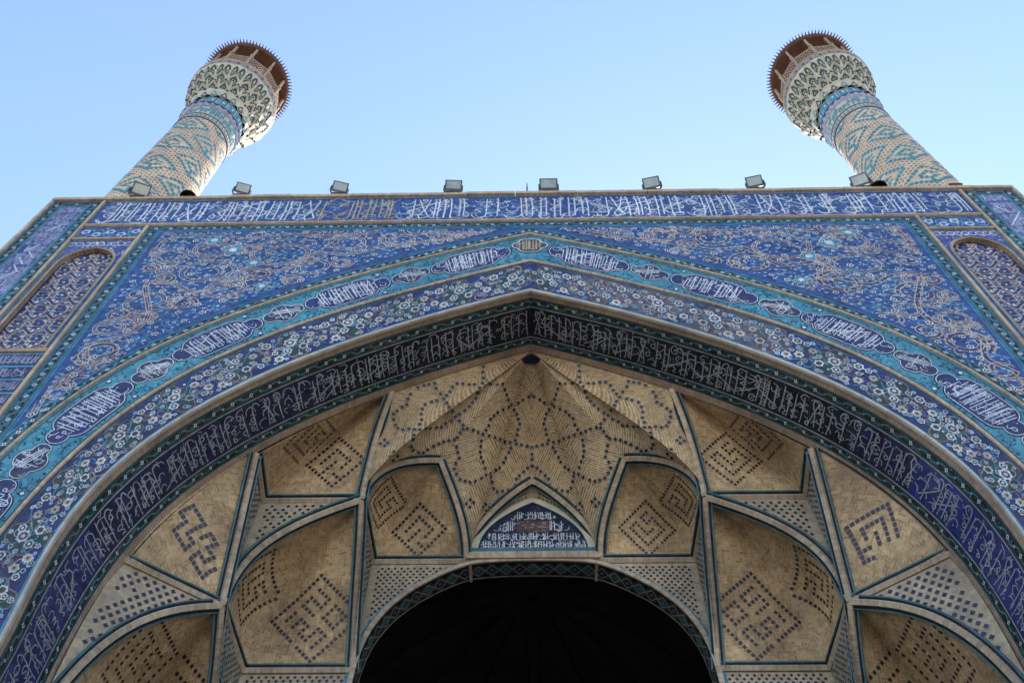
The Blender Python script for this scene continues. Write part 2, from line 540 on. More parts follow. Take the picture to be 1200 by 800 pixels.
def vine_specks(mb, rng, x0, x1, y0, y1, fmap, off, n, keys, r, clip=None):
    for i in range(n):
        X, Y = rng.uniform(x0, x1), rng.uniform(y0, y1)
        if clip and not clip(X, Y):
            continue
        k = rng.choice(keys)
        a = rng.uniform(0, 6.28)
        rr = r * rng.uniform(0.6, 1.3)
        if rng.random() < 0.5:
            blob(mb, ngon(X, Y, rr, 6, a), fmap, off, k)
        else:
            ribbon(mb, [(X + rr * 2 * math.cos(a + b) * s, Y + rr * 2 * math.sin(a + b) * s) for b, s in ((0, 1), (0.6, 0.55), (1.6, 0.5), (2.6, 0.9))], rr * 0.7, fmap, off, k)

def bez3(c, n=60):
    t = np.linspace(0, 1, n)[:, None]
    c = np.array(c, float)
    return (1 - t) ** 3 * c[0] + 3 * (1 - t) ** 2 * t * c[1] + 3 * (1 - t) * t * t * c[2] + t ** 3 * c[3]

class Path:
    """polyline with arc-length lookup"""
    def __init__(self, P):
        self.P = np.asarray(P, float)
        d = np.linalg.norm(np.diff(self.P, axis=0), axis=1)
        self.s = np.r_[0, np.cumsum(d)]
        self.len = self.s[-1]
    def at(self, s):
        return np.array([np.interp(s, self.s, self.P[:, k]) for k in range(self.P.shape[1])])
# ------------------------------------------------------------------ ground
def ground():
    mb = MB()
    nx, ny = 40, 40
    xs = np.linspace(-1, 1, nx); ys = np.linspace(-1, 1, ny)
    xs = np.sign(xs) * np.abs(xs) ** 2.2 * 1500; ys = np.sign(ys) * np.abs(ys) ** 2.2 * 1500
    P = np.array([[(x, y, -1.6) for y in ys] for x in xs])
    mb.grid(P, 'paving', P[:, :, :2], smooth=False)
    o = mb.build('courtyard_ground')
    o['kind'] = 'structure'
M['paving'] = brick_mat('courtyard_paving', (0.40, 0.36, 0.30), (0.34, 0.30, 0.25), (0.22, 0.19, 0.16), 0.8, 0.5, 0.012, stain=0.3)
ground()
M['inkblue'] = tile_mat('slate_navy_tile', (0.016, 0.02, 0.055), col2=(0.024, 0.03, 0.08), scale=8)
M['rose'] = tile_mat('rose_brown_tile', (0.17, 0.10, 0.085), vary=0.3, scale=10)

# ------------------------------------------------------------------ arch curves (X, Z), half of each, from the apex down
ZG = -1.6
def half(c, n=140):
    P = bez3(c, n)
    Q = Path(P)
    m = max(60, int(Q.len / 0.12))
    P = np.array([Q.at(s) for s in np.linspace(0, Q.len, m)])
    return P
C_EDGE = [(0, 18.694), (8.527, 14.682), (7.092, 10.898), (7.092, 9.0)]
C_RIM = [(0, 18.564), (7.306, 15.087), (6.981, 11.862), (6.981, 9.0)]
C_M2 = [(0, 20.135), (6.579, 16.919), (8.156, 14.761), (8.156, 9.0)]
C_M3 = [(0, 21.589), (8.011, 17.711), (9.253, 15.167), (9.253, 9.0)]
def full(c):
    P = half(c)
    ext = np.array([(P[-1, 0], z) for z in np.linspace(9.0, ZG, 24)[1:]])
    return np.vstack([P, ext])

class BandMap:
    """strip between two arch curves in the facade plane; s runs down from the apex, w across from inner to outer"""
    def __init__(self, ci, co, W, sx, y=0.0, y2=None, wmax=None):
        self.a, self.b = Path(half(ci)), Path(half(co))
        self.W, self.sx, self.y = W, sx, y
        self.y2 = y if y2 is None else y2
        mid = np.array([(self.a.at(k * self.a.len) + self.b.at(k * self.b.len)) / 2 for k in np.linspace(0, 1, 120)])
        self.L = Path(mid).len
        self.za, self.zb = self.a.P[-1], self.b.P[-1]
    def xz(self, s, w):
        k = s / self.L
        if k <= 1:
            A, B = self.a.at(k * self.a.len), self.b.at(k * self.b.len)
        else:
            e = np.array([0, -(s - self.L)])
            A, B = self.za + e, self.zb + e
        f = w / self.W
        return A + (B - A) * f
    def __call__(self, s, w, off=0.0):
        q = self.xz(s, w)
        return (self.sx * q[0], self.y - off, q[1])

class SoffitMap(BandMap):
    def __call__(self, s, w, off=0.0):
        q = self.xz(s, w)
        e = 0.02
        q1, q0 = self.xz(s + e, w), self.xz(max(0, s - e), w)
        t = q1 - q0
        t /= max(1e-9, np.linalg.norm(t))
        n = np.array([-abs(t[1]), -abs(t[0])])       # towards the opening
        f = w / self.W
        return (self.sx * (q[0] + n[0] * off), f * 1.4, q[1] + n[1] * off)

def band_ground(mb, fm, s0, s1, w0, w1, key, off=0.0, step=0.15, uvs=(1, 1)):
    ss = np.linspace(s0, s1, max(2, int((s1 - s0) / step)))
    P = np.array([[fm(s, w, off) for w in (w0, w1)] for s in ss])
    UV = np.array([[(s * uvs[0], w * uvs[1]) for w in (w0, w1)] for s in ss])
    mb.grid(P, key, UV, smooth=False)

def bar_on_band(mb, fm, s0, s1, w0, w1, h, key, step=0.15, base=-0.02):
    ss = np.linspace(s0, s1, max(2, int((s1 - s0) / step)))
    prof = [(w0, base), (w0, h * 0.7), (w0 * 0.75 + w1 * 0.25, h), (w0 * 0.25 + w1 * 0.75, h), (w1, h * 0.7), (w1, base)]
    cum = [0]
    for a, b in zip(prof[:-1], prof[1:]):
        cum.append(cum[-1] + math.hypot(b[0] - a[0], b[1] - a[1]))
    P = np.array([[fm(s, w, o) for w, o in prof] for s in ss])
    UV = np.array([[(s, c) for c in cum] for s in ss])
    mb.grid(P, key, UV, smooth=False)

flat = lambda y0: (lambda u, v, off=0.0: (u, y0 - off, v))

def teal_border(mb, rng, fm, s0, s1, w0, w1, lines='turq', ground='teal', period=0.42, off=0.0, flip=False):
    """narrow border: dark teal with a wavy vine, white blossoms and light edge lines"""
    def f2(s, w, o=0.0):
        return fm(w, s, o) if flip else fm(s, w, o)
    n = max(2, int((s1 - s0) / 0.2))
    ss = np.linspace(s0, s1, n)
    mb.grid(np.array([[f2(s, w, off * LAYK[0]) for w in (w0, w1)] for s in ss]), ground, None, smooth=False)
    W = w1 - w0
    mid = (w0 + w1) / 2
    ribbon(mb, [(s0, w0 + W * 0.05), (s1, w0 + W * 0.05)], W * 0.075, f2, off + 0.004, lines)
    ribbon(mb, [(s0, w1 - W * 0.05), (s1, w1 - W * 0.05)], W * 0.075, f2, off + 0.004, lines)
    k = int((s1 - s0) / period)
    pts = [(s0 + (s1 - s0) * i / (k * 6), mid + W * 0.2 * math.sin(i * math.pi / 3)) for i in range(k * 6 + 1)]
    ribbon(mb, pts, W * 0.13, f2, off + 0.004, 'black')
    pts = [(s0 + (s1 - s0) * i / (k * 6), mid - W * 0.2 * math.sin(i * math.pi / 3)) for i in range(k * 6 + 1)]
    ribbon(mb, pts, W * 0.07, f2, off + 0.006, 'turq')
    for i in range(k):
        c = s0 + (s1 - s0) * (i + 0.5) / k
        blob(mb, ngon(c, mid, W * 0.19, 8, 0.3, 0.15, 4), f2, off + 0.008, 'white')
        blob(mb, ngon(c, mid, W * 0.08, 5), f2, off + 0.011, 'black')
        c2 = s0 + (s1 - s0) * i / k + 0.001
        blob(mb, diamond(c2, mid, W * 0.14), f2, off + 0.008, rng.choice(['peach', 'sky', 'rose']))
        for q in range(5):
            cq, wq = c + rng.uniform(-.2, .2), mid + W * rng.uniform(-.33, .33)
            blob(mb, ngon(cq, wq, W * rng.uniform(.05, .1), 5, rng.uniform(0, 6)), f2, off + 0.0065, rng.choice(['black', 'green', 'navy', 'turq', 'rose']))

portal = thing('mosque_portal', 'huge blue tiled portal of a mosque with a pointed arch over a brick vaulted recess', 'building', (0, 0, ZG))

# ------------------------------------------------------------------ body of the building behind the tiles
def portal_body():
    mb = MB()
    E = full(C_EDGE)
    n = len(E)
    # rectangle boundary in matching order
    R = Path(np.array([(0, 23.9), (12.5, 23.9), (12.5, ZG)]))
    R_ = np.array([R.at(R.len * (i / (n - 1)) ** 1.0) for i in range(n)])
    for sx in (-1, 1):
        P = np.array([[(sx * e[0], 0.34, e[1] + (.02 if e[1] > 9 else 0)), (sx * r[0], 0.34, r[1])] for e, r in zip(E, R_)])
        mb.grid(P, 'wall', np.array([[(e[0], e[1]), (r[0], r[1])] for e, r in zip(E, R_)]), smooth=False)
    mb.box(-12.5, 12.5, 0.05, 30, ZG, 23.98, 'wall', 'xXY')
    mb.box(-12.5, 12.5, 0.05, 30, ZG, 23.98, 'roof', 'Z')
    return mb.build('outer_wall', portal)
portal_body()

def coping():
    mb = MB()
    rng = random.Random(5)
    x = -12.56
    while x < 12.56:
        w = rng.uniform(1.2, 1.9)
        x2 = min(12.56, x + w)
        dz = rng.uniform(-0.012, 0.012)
        mb.box(x, x2 - 0.012, -0.085 + rng.uniform(-.01, .01), 0.5, 23.93 + dz, 24.07 + dz, 'trim')
        x = x2
    for sx in (-1, 1):
        mb.box(min(sx * 12.5, sx * 12.58), max(sx * 12.5, sx * 12.58), -0.06, 0.3, ZG, 23.92, 'trim')
    return mb.build('parapet_coping', portal)
coping()

def mouldings():
    mb = MB()
    mb.box(-11.1, 11.1, -0.05, 0.06, 22.35, 22.415, 'trim')
    mb.box(-11.1, 11.1, -0.03, 0.06, 22.30, 22.347, 'soft')
    for sx in (-1, 1):
        for xa, xb, d in ((11.115, 11.185, 0.05), (9.455, 9.525, 0.05)):
            mb.box(min(sx * xa, sx * xb), max(sx * xa, sx * xb), -d, 0.06, ZG, 23.9 if xa > 10 else 22.3, 'trim')
        a, b = sorted((sx * 9.545, sx * 11.095))
        mb.box(a, b, -0.055, 0.06, 21.53, 21.60, 'trim')
        mb.box(a, b, -0.05, 0.06, 16.34, 16.46, 'soft')
        mb.box(a, b, -0.05, 0.06, 14.34, 14.46, 'soft')
    return mb.build('frame_moulding', portal)
mouldings()

def top_inscription():
    mb = MB()
    rng = random.Random(11)
    f = flat(0.0)
    xs = np.linspace(-11.1, 11.1, 60)
    mb.grid(np.array([[(x, 0, 22.42), (x, 0, 23.93)] for x in xs]), 'cobalt', None, smooth=False)
    vine_specks(mb, rng, -11, 11, 22.5, 23.85, f, 0.004, 900, ['sky', 'turq', 'navy', 'peach', 'lilac'], 0.035)
    for i in range(46):       # thin spiral stems
        c = (rng.uniform(-10.8, 10.8), rng.uniform(22.7, 23.6)); r = rng.uniform(.15, .34)
        ribbon(mb, [(c[0] + r * (1 - t / 16) * math.cos(t * .6), c[1] + r * (1 - t / 16) * math.sin(t * .6)) for t in range(14)], 0.02, f, 0.005, rng.choice(['sky', 'turq', 'peach']))
    key = lambda x: 'gold' if -5.45 < x < -3.2 else 'white'
    thuluth(mb, rng, -11.05, 11.05, 22.47, 1.42, f, 0.009, 'white', 0.038, tall=0.135, rows=((.05, .28), (.30, .26), (.55, .24), (.75, .2)), longs=.7, keyfn=key, shafts=(1, 1, 2, 2))
    for z in (22.45, 23.9):
        ribbon(mb, [(-11.08, z), (11.08, z)], 0.03, f, 0.011, 'sky', step=2)
    return mb.build('upper_inscription', portal)
top_inscription()

def pilaster(sx):
    mb = MB()
    rng = random.Random(20 + sx)
    f = lambda u, v, off=0.0: (sx * u, -off, v)
    zs = np.linspace(ZG, 23.93, 40)
    mb.grid(np.array([[(sx * 11.2, 0, z), (sx * 12.5, 0, z)] for z in zs]), 'violet', None, smooth=False)
    teal_border(mb, rng, f, 5.0, 23.9, 11.2, 11.5, flip=True, off=0.004)
    teal_border(mb, rng, f, 5.0, 23.9, 12.2, 12.5, flip=True, off=0.004)
    teal_border(mb, rng, f, 11.5, 12.2, 23.63, 23.9, off=0.004, period=.35)
    z = 23.2
    while z > 12:
        hh = rng.uniform(0.32, 0.42)
        thuluth(mb, rng, 11.53, 12.17, z, hh, f, 0.008, 'lilac', 0.034, tall=0.22, rows=((0.1, 0.42), (0.55, 0.38)), longs=0.5)
        if rng.random() < 0.6:
            s = rng.choice([-1, 1]); c = rng.uniform(11.7, 12.0)
            ribbon(mb, [(c - .14 * s, z + .05), (c + .1 * s, z + .42)], 0.04, f, 0.012, 'white')
        z -= hh * 1.0
    vine_specks(mb, rng, 11.52, 12.18, 12, 23.6, f, 0.006, 420, ['cobalt', 'navy', 'sky', 'lilac'], 0.04)
    ribbon(mb, [(11.51, 8), (11.51, 23.6)], 0.035, f, 0.012, 'turq', step=2)
    ribbon(mb, [(12.19, 8), (12.19, 23.6)], 0.035, f, 0.012, 'turq', step=2)
    return mb.build('pilaster_panel', portal)
for sx in (-1, 1):
    pilaster(sx)

# ------------------------------------------------------------------ spandrels with arabesque
_m3 = half(C_M3)
def z_m3(x):
    return float(np.interp(abs(x), _m3[:, 0], _m3[:, 1])) if abs(x) < 9.2 else -5
def spandrel(sx):
    mb = MB()
    rng = random.Random(31 + sx)
    f = lambda u, v, off=0.0: (sx * u, -off, v)
    P = half(C_M3)
    mb.grid(np.array([[(sx * p[0], 0, p[1]), (sx * p[0], 0, 22.3)] for p in P]), 'cobalt', None, smooth=False)
    mb.grid(np.array([[(sx * 9.253, 0, z), (sx * 9.44, 0, z)] for z in (ZG, 8, 14.2, 18, 22.3)]), 'cobalt', None, smooth=False)
    # borders: along the top, the frame and the arch
    teal_border(mb, rng, f, 0.0, 9.42, 22.03, 22.3, off=0.005, period=0.36)
    teal_border(mb, rng, f, 8.0, 22.03, 9.14, 9.43, off=0.004, flip=True, period=0.36)
    bm = BandMap(C_M3, [(0, 22.0), (8.2, 18.05), (9.60, 15.2), (9.60, 9.0)], 0.36, sx)
    teal_border(mb, rng, bm, 0.0, bm.L + 3, 0.03, 0.33, off=0.008, period=0.36)
    def inside(x, z, m=0.0):
        return 0.02 < x < 9.0 - m and z < 21.93 - m and z > z_m3(x) + 0.50 * math.hypot(1, 0.6) + m
    ribbon(mb, [(0.0, 21.99), (9.1, 21.99), (9.1, 8)], 0.03, f, 0.007, 'turq', step=0.5)
    # second background tone: patches of slightly different blue and fine dark stems
    def clipdraw(pts, w, off, key, m=0.0, step=0.12):
        run = []
        for p in resample(pts, step):
            if inside(p[0], p[1], m):
                run.append(p)
            else:
                if len(run) > 2: ribbon(mb, run, w, f, off, key)
                run = []
        if len(run) > 2: ribbon(mb, run, w, f, off, key)
    def spiral(cx, cy, r, a0, turns, squash=1.0, dirn=1, r1=0.3):
        n = int(26 * turns)
        return [(cx + r * (1 - (1 - r1) * i / n) * math.cos(a0 + dirn * 2 * math.pi * turns * i / n),
                 cy + squash * r * (1 - (1 - r1) * i / n) * math.sin(a0 + dirn * 2 * math.pi * turns * i / n)) for i in range(n + 1)]
    # fine turquoise stems
    for i in range(420):
        cx, cy = rng.uniform(0.2, 9), rng.uniform(12, 21.9)
        if inside(cx, cy, 0.05):
            clipdraw(spiral(cx, cy, rng.uniform(.2, .5), rng.uniform(0, 6.28), rng.uniform(.7, 1.3), rng.uniform(.7, 1), rng.choice([-1, 1])), 0.022, 0.005, rng.choice(['sky', 'sky', 'turq', 'navy']))
    # broad buff scrolls, drawn as twin lines with a brown-mauve core
    cores = [(5.75, 20.7, 0.85), (8.2, 18.4, 0.62), (7.45, 20.95, 0.55), (8.45, 16.35, 0.48), (4.3, 21.25, 0.5), (8.35, 20.6, 0.5),
             (7.35, 19.75, 0.7), (6.75, 18.95, 0.55), (3.1, 21.35, 0.42), (2.15, 21.5, 0.32), (8.75, 14.9, 0.26), (5.0, 19.95, 0.5), (8.6, 17.3, .4)]
    def twin(pts, gap=0.052, w=0.025):
        a = np.array(pts); d = np.gradient(a, axis=0); L = np.linalg.norm(d, axis=1); L[L == 0] = 1
        nn = np.c_[-d[:, 1], d[:, 0]] / L[:, None]
        clipdraw(pts, gap * 1.0, 0.009, 'navy')
        clipdraw([tuple(p) for p in a + nn * gap], w, 0.013, 'peach')
        clipdraw([tuple(p) for p in a - nn * gap], w, 0.013, 'peach')
        clipdraw(pts, 0.018, 0.012, rng.choice(['sky', 'umber', 'peach']))
    for i in range(1500):          # smaller scrolls fill the field evenly between the large ones
        x, z = rng.uniform(.1, 9), rng.uniform(11.5, 21.9)
        r = rng.uniform(.22, .4)
        if inside(x, z, .02) and all((x - a) ** 2 + (z - b) ** 2 > (.74 * (r + c)) ** 2 for a, b, c in cores):
            cores.append((x, z, r))
    for k, (cx, cy, r) in enumerate(cores):
        if k >= 13:
            pts = spiral(cx, cy, r, rng.uniform(0, 6.28), 1.25, .9, rng.choice([-1, 1]), .4)
            if rng.random() < .5: twin(pts, .045, .026)
            else: clipdraw(pts, .018, .012, rng.choice(['sky', 'sky', 'turq', 'peach']))
            continue
        dr = 1 if k % 2 else -1
        a0 = rng.uniform(0, 6.28)
        twin(spiral(cx, cy, r, a0, 1.3, 0.9, dr, 0.42), 0.055 if r > .4 else .04)
        for q in range(6):          # hooked leaves off the scroll
            a = rng.uniform(0, 6.28); px, py = cx + r * math.cos(a), cy + 0.9 * r * math.sin(a)
            s = rng.choice([-1, 1]); rr = rng.uniform(.12, .24)
            clipdraw([(px + rr * 1.5 * math.cos(a + s * t * .45) * (t / 6) ** .7, py + rr * 1.5 * math.sin(a + s * t * .45) * (t / 6) ** .7) for t in range(7)], 0.026, 0.013, 'peach')
    chain = [(0.3, 21.72), (1.3, 21.62), (2.4, 21.25), (3.4, 21.0), (4.2, 20.6), (5.0, 20.65), (5.6, 19.8), (6.5, 19.9), (6.4, 19.2), (7.3, 18.8), (7.9, 19.2), (8.5, 19.2), (8.0, 17.8), (8.2, 17.0), (8.8, 16.6), (8.6, 15.8), (8.95, 15.2), (8.9, 14.2)]
    def smooth(c, n=7):
        out = []
        for i in range(len(c) - 1):
            p0, p1, p2, p3 = c[max(0, i - 1)], c[i], c[i + 1], c[min(len(c) - 1, i + 2)]
            for t in np.linspace(0, 1, n, endpoint=False):
                out.append(tuple(0.5 * ((2 * b) + (c_ - a) * t + (2 * a - 5 * b + 4 * c_ - d) * t * t + (-a + 3 * b - 3 * c_ + d) * t ** 3) for a, b, c_, d in zip(p0, p1, p2, p3)))
        return out + [c[-1]]
    twin(smooth(chain), 0.055)
    twin(smooth([(3.6, 21.85), (4.8, 21.6), (5.9, 21.75), (6.8, 21.55), (7.7, 21.75), (8.7, 21.6), (8.85, 20.9)]), 0.05)
    # turquoise palmettes
    for (cx, cy, r) in ((6.35, 20.2, .3), (7.0, 20.9, .36), (7.6, 21.45, .3), (5.9, 19.05, .24)):
        blob(mb, ngon(cx, cy, r, 16, .3, .25, 4), f, 0.016, 'peach')
        blob(mb, ngon(cx, cy, r * .86, 16, .3, .25, 4), f, 0.019, 'turq')
        blob(mb, ngon(cx, cy, r * .3, 8), f, 0.022, 'white')
    # leaves, specks, blossoms
    for i in range(3600):
        x, z = rng.uniform(0.05, 9.0), rng.uniform(11, 21.95)
        if not inside(x, z): continue
        a = rng.uniform(0, 3.14); r = rng.uniform(.035, .075)
        k = rng.choice(['sky', 'sky', 'turq', 'navy', 'navy', 'navy', 'white'])
        ribbon(mb, [(x - r * math.cos(a), z - r * math.sin(a)), (x, z + .015), (x + r * math.cos(a), z + r * math.sin(a))], 0.02, f, 0.014, k, taper=.5)
    placed = []
    for i in range(14000):
        x, z = rng.uniform(0.05, 9.0), rng.uniform(11, 21.95)
        if not inside(x, z, 0.03): continue
        big = rng.random() < 0.42
        r = rng.uniform(.07, .095) if big else rng.uniform(.03, .05)
        if all((x - a) ** 2 + (z - b) ** 2 > (r + c + (.085 if big else .035)) ** 2 for a, b, c in placed):
            placed.append((x, z, r))
            flower(mb, x, z, r, f, 0.018, rng, petal='white', ring='black' if big else 'sky', heart='white' if big else 'turq', pet=5)
    return mb.build('spandrel_panel', portal)
for sx in (-1, 1):
    spandrel(sx)

# ------------------------------------------------------------------ arch bands
def flower_band(sx):
    mb = MB()
    rng = random.Random(41 + sx)
    W = 1.15
    fm = BandMap(C_EDGE, C_M2, W, sx)
    L = fm.L + 3.0
    # ground: worn tiles on part of the right-hand crown
    if sx > 0:
        band_ground(mb, fm, 0, 1.0, 0, W, 'navy'); band_ground(mb, fm, 1.0, 5.6, 0, W, 'oldnavy'); band_ground(mb, fm, 5.6, L, 0, W, 'navy')
    else:
        band_ground(mb, fm, 0, L, 0, W, 'navy')
    bar_on_band(mb, fm, 0, L + 3, -0.035, 0.03, 0.05, 'cream')
    ribbon(mb, [(0, 0.075), (L, 0.075)], 0.05, fm, 0.006, 'turq')
    ribbon(mb, [(0, W - 0.1), (L, W - 0.1)], 0.045, fm, 0.006, 'teal')
    per = 1.28
    lo, hi = 0.13, W - 0.15
    mid = (lo + hi) / 2
    hb = (hi - lo) / 2
    n = int(L / per) + 1
    for i in range(n):
        c = i * per + 0.40
        # dark lobed medallion with brown outline
        poly = []
        for k in range(32):
            a = 2 * math.pi * k / 32
            r = 1.0 - 0.13 * math.cos(4 * a) * -1 - 0.06 * math.cos(8 * a)
            poly.append((c + 0.38 * r * math.cos(a), mid + hb * 0.98 * r * math.sin(a)))
        worn = sx > 0 and 1.0 < c < 5.6
        blob(mb, poly, fm, 0.005, 'green' if not worn else 'umber')
        ribbon(mb, poly, 0.032, fm, 0.009, 'rose', closed=True)
        # stems
        for (a, b) in (((c - .62, lo + .1), (c + .62, hi - .1)), ((c - .62, hi - .1), (c + .62, lo + .1))):
            pts = [(a[0] + (b[0] - a[0]) * t / 10, a[1] + (b[1] - a[1]) * t / 10 + 0.07 * math.sin(t * 1.2)) for t in range(11)]
            ribbon(mb, pts, 0.022, fm, 0.011, 'turq')
        for k in range(16):
            cx, cy = c + rng.uniform(-.62, .62), rng.uniform(lo + .1, hi - .1); r = rng.uniform(.1, .2); a = rng.uniform(0, 6.28)
            ribbon(mb, [(cx + r * math.cos(a + t * .5) * (1 - t / 12), cy + r * math.sin(a + t * .5) * (1 - t / 12)) for t in range(9)], 0.016, fm, 0.011, rng.choice(['turq', 'rose', 'sky', 'peach']))
        for k in range(5):
            cx, cy = c + .62 + rng.uniform(-.1, .1), mid + rng.uniform(-.15, .15)
            blob(mb, ngon(cx, cy, rng.uniform(.05, .09), 8, 0, .3, 4), fm, 0.010, 'rose')
        P = lambda dx, dy, r, rg, ht, pt: flower(mb, c + dx + rng.uniform(-.015, .015), mid + dy * hb / .43, r * 1.12, fm, 0.015, rng, petal=rng.choice(['fwhite', 'fwhite', 'white', 'fwhite', 'grey']), ring=rg, heart=ht, pet=pt)
        P(0.03, 0.09, .135, 'umber', 'fwhite', 7)
        P(0.17, -.13, .10, 'green', 'white', 6); P(-.17, -.16, .10, 'umber', 'green', 6); P(-.12, .22, .09, 'green', 'white', 6)
        P(.47, .26, .105, 'green', 'gold', 6); P(.43, -.28, .105, 'gold', 'umber', 7); P(.66, .27, .075, 'green', 'gold', 5)
        P(.66, -.14, .1, 'gold', 'umber', 6); P(.84, -.26, .075, 'green', 'gold', 5); P(.84, .13, .095, 'gold', 'umber', 7)
        for q in range(14):
            dx, dy = rng.uniform(-.62, .66), rng.uniform(-.42, .42)
            blob(mb, ngon(c + dx, mid + dy * hb / .43, rng.uniform(.02, .04), 6, rng.uniform(0, 6)), fm, .0125, rng.choice(['turq', 'navy', 'fwhite', 'rose', 'green', 'green']))
        extra = []
        for q in range(60):
            dx, dy = rng.uniform(-.6, .62), rng.uniform(-.4, .4)
            big9 = [(.03, .09), (.17, -.13), (-.17, -.16), (-.12, .22), (.47, .26), (.43, -.28), (.66, .27), (.66, -.14), (-.44, .13), (-.62, .27), (-.62, -.14), (-.4, -.26), (.84, -.26), (.84, .13)]
            if len(extra) < 9 and all((dx - a) ** 2 + (dy - b) ** 2 > .15 ** 2 for a, b in big9) and all((dx - a) ** 2 + (dy - b) ** 2 > .12 ** 2 for a, b in extra):
                extra.append((dx, dy)); P(dx, dy, rng.uniform(.045, .07), rng.choice(['navy', 'green', 'umber']), 'gold', rng.choice([5, 6]))
        for (dx, dy) in ((.3, .36), (.33, .05), (.3, -.36), (.55, .05), (.55, -.37), (.75, .36), (-.02, -.37), (.0, .39), (.95, -.05)):
            P(dx, dy, rng.uniform(.04, .055), 'sky', 'turq', 5)
    return mb.build('flower_border', portal)

def cartouche_outline(kind):
    up = []
    if kind == 'long':
        for x in np.linspace(-1.0, 1.0, 61):
            h = 0
            if abs(x) < .72: h = 0.39 * (1 - (abs(x) / .72) ** 6) ** .5 if abs(x) < .72 else 0
            d = abs(abs(x) - .80)
            if d < .2: h = max(h, math.sqrt(.2 ** 2 - d * d) * 1.05)
            up.append((x, max(h, 0.0)))
    elif kind == 'knot':
        for x in np.linspace(-.46, .46, 37):
            h = 0
            if abs(x) < .27: h = 0.33 * math.sqrt(1 - (x / .27) ** 2)
            d = abs(abs(x) - .29)
            if d < .17: h = max(h, math.sqrt(.17 ** 2 - d * d))
            up.append((x, h))
    else:
        for x in np.linspace(-.42, .42, 33):
            h = 0
            if abs(x) < .3: h = 0.34 * math.sqrt(max(0, 1 - (x / .3) ** 4))
            d = abs(abs(x) - .28)
            if d < .14: h = max(h, math.sqrt(.14 ** 2 - d * d))
            up.append((x, h))
    return up + [(x, -h) for x, h in reversed(up[1:-1])]

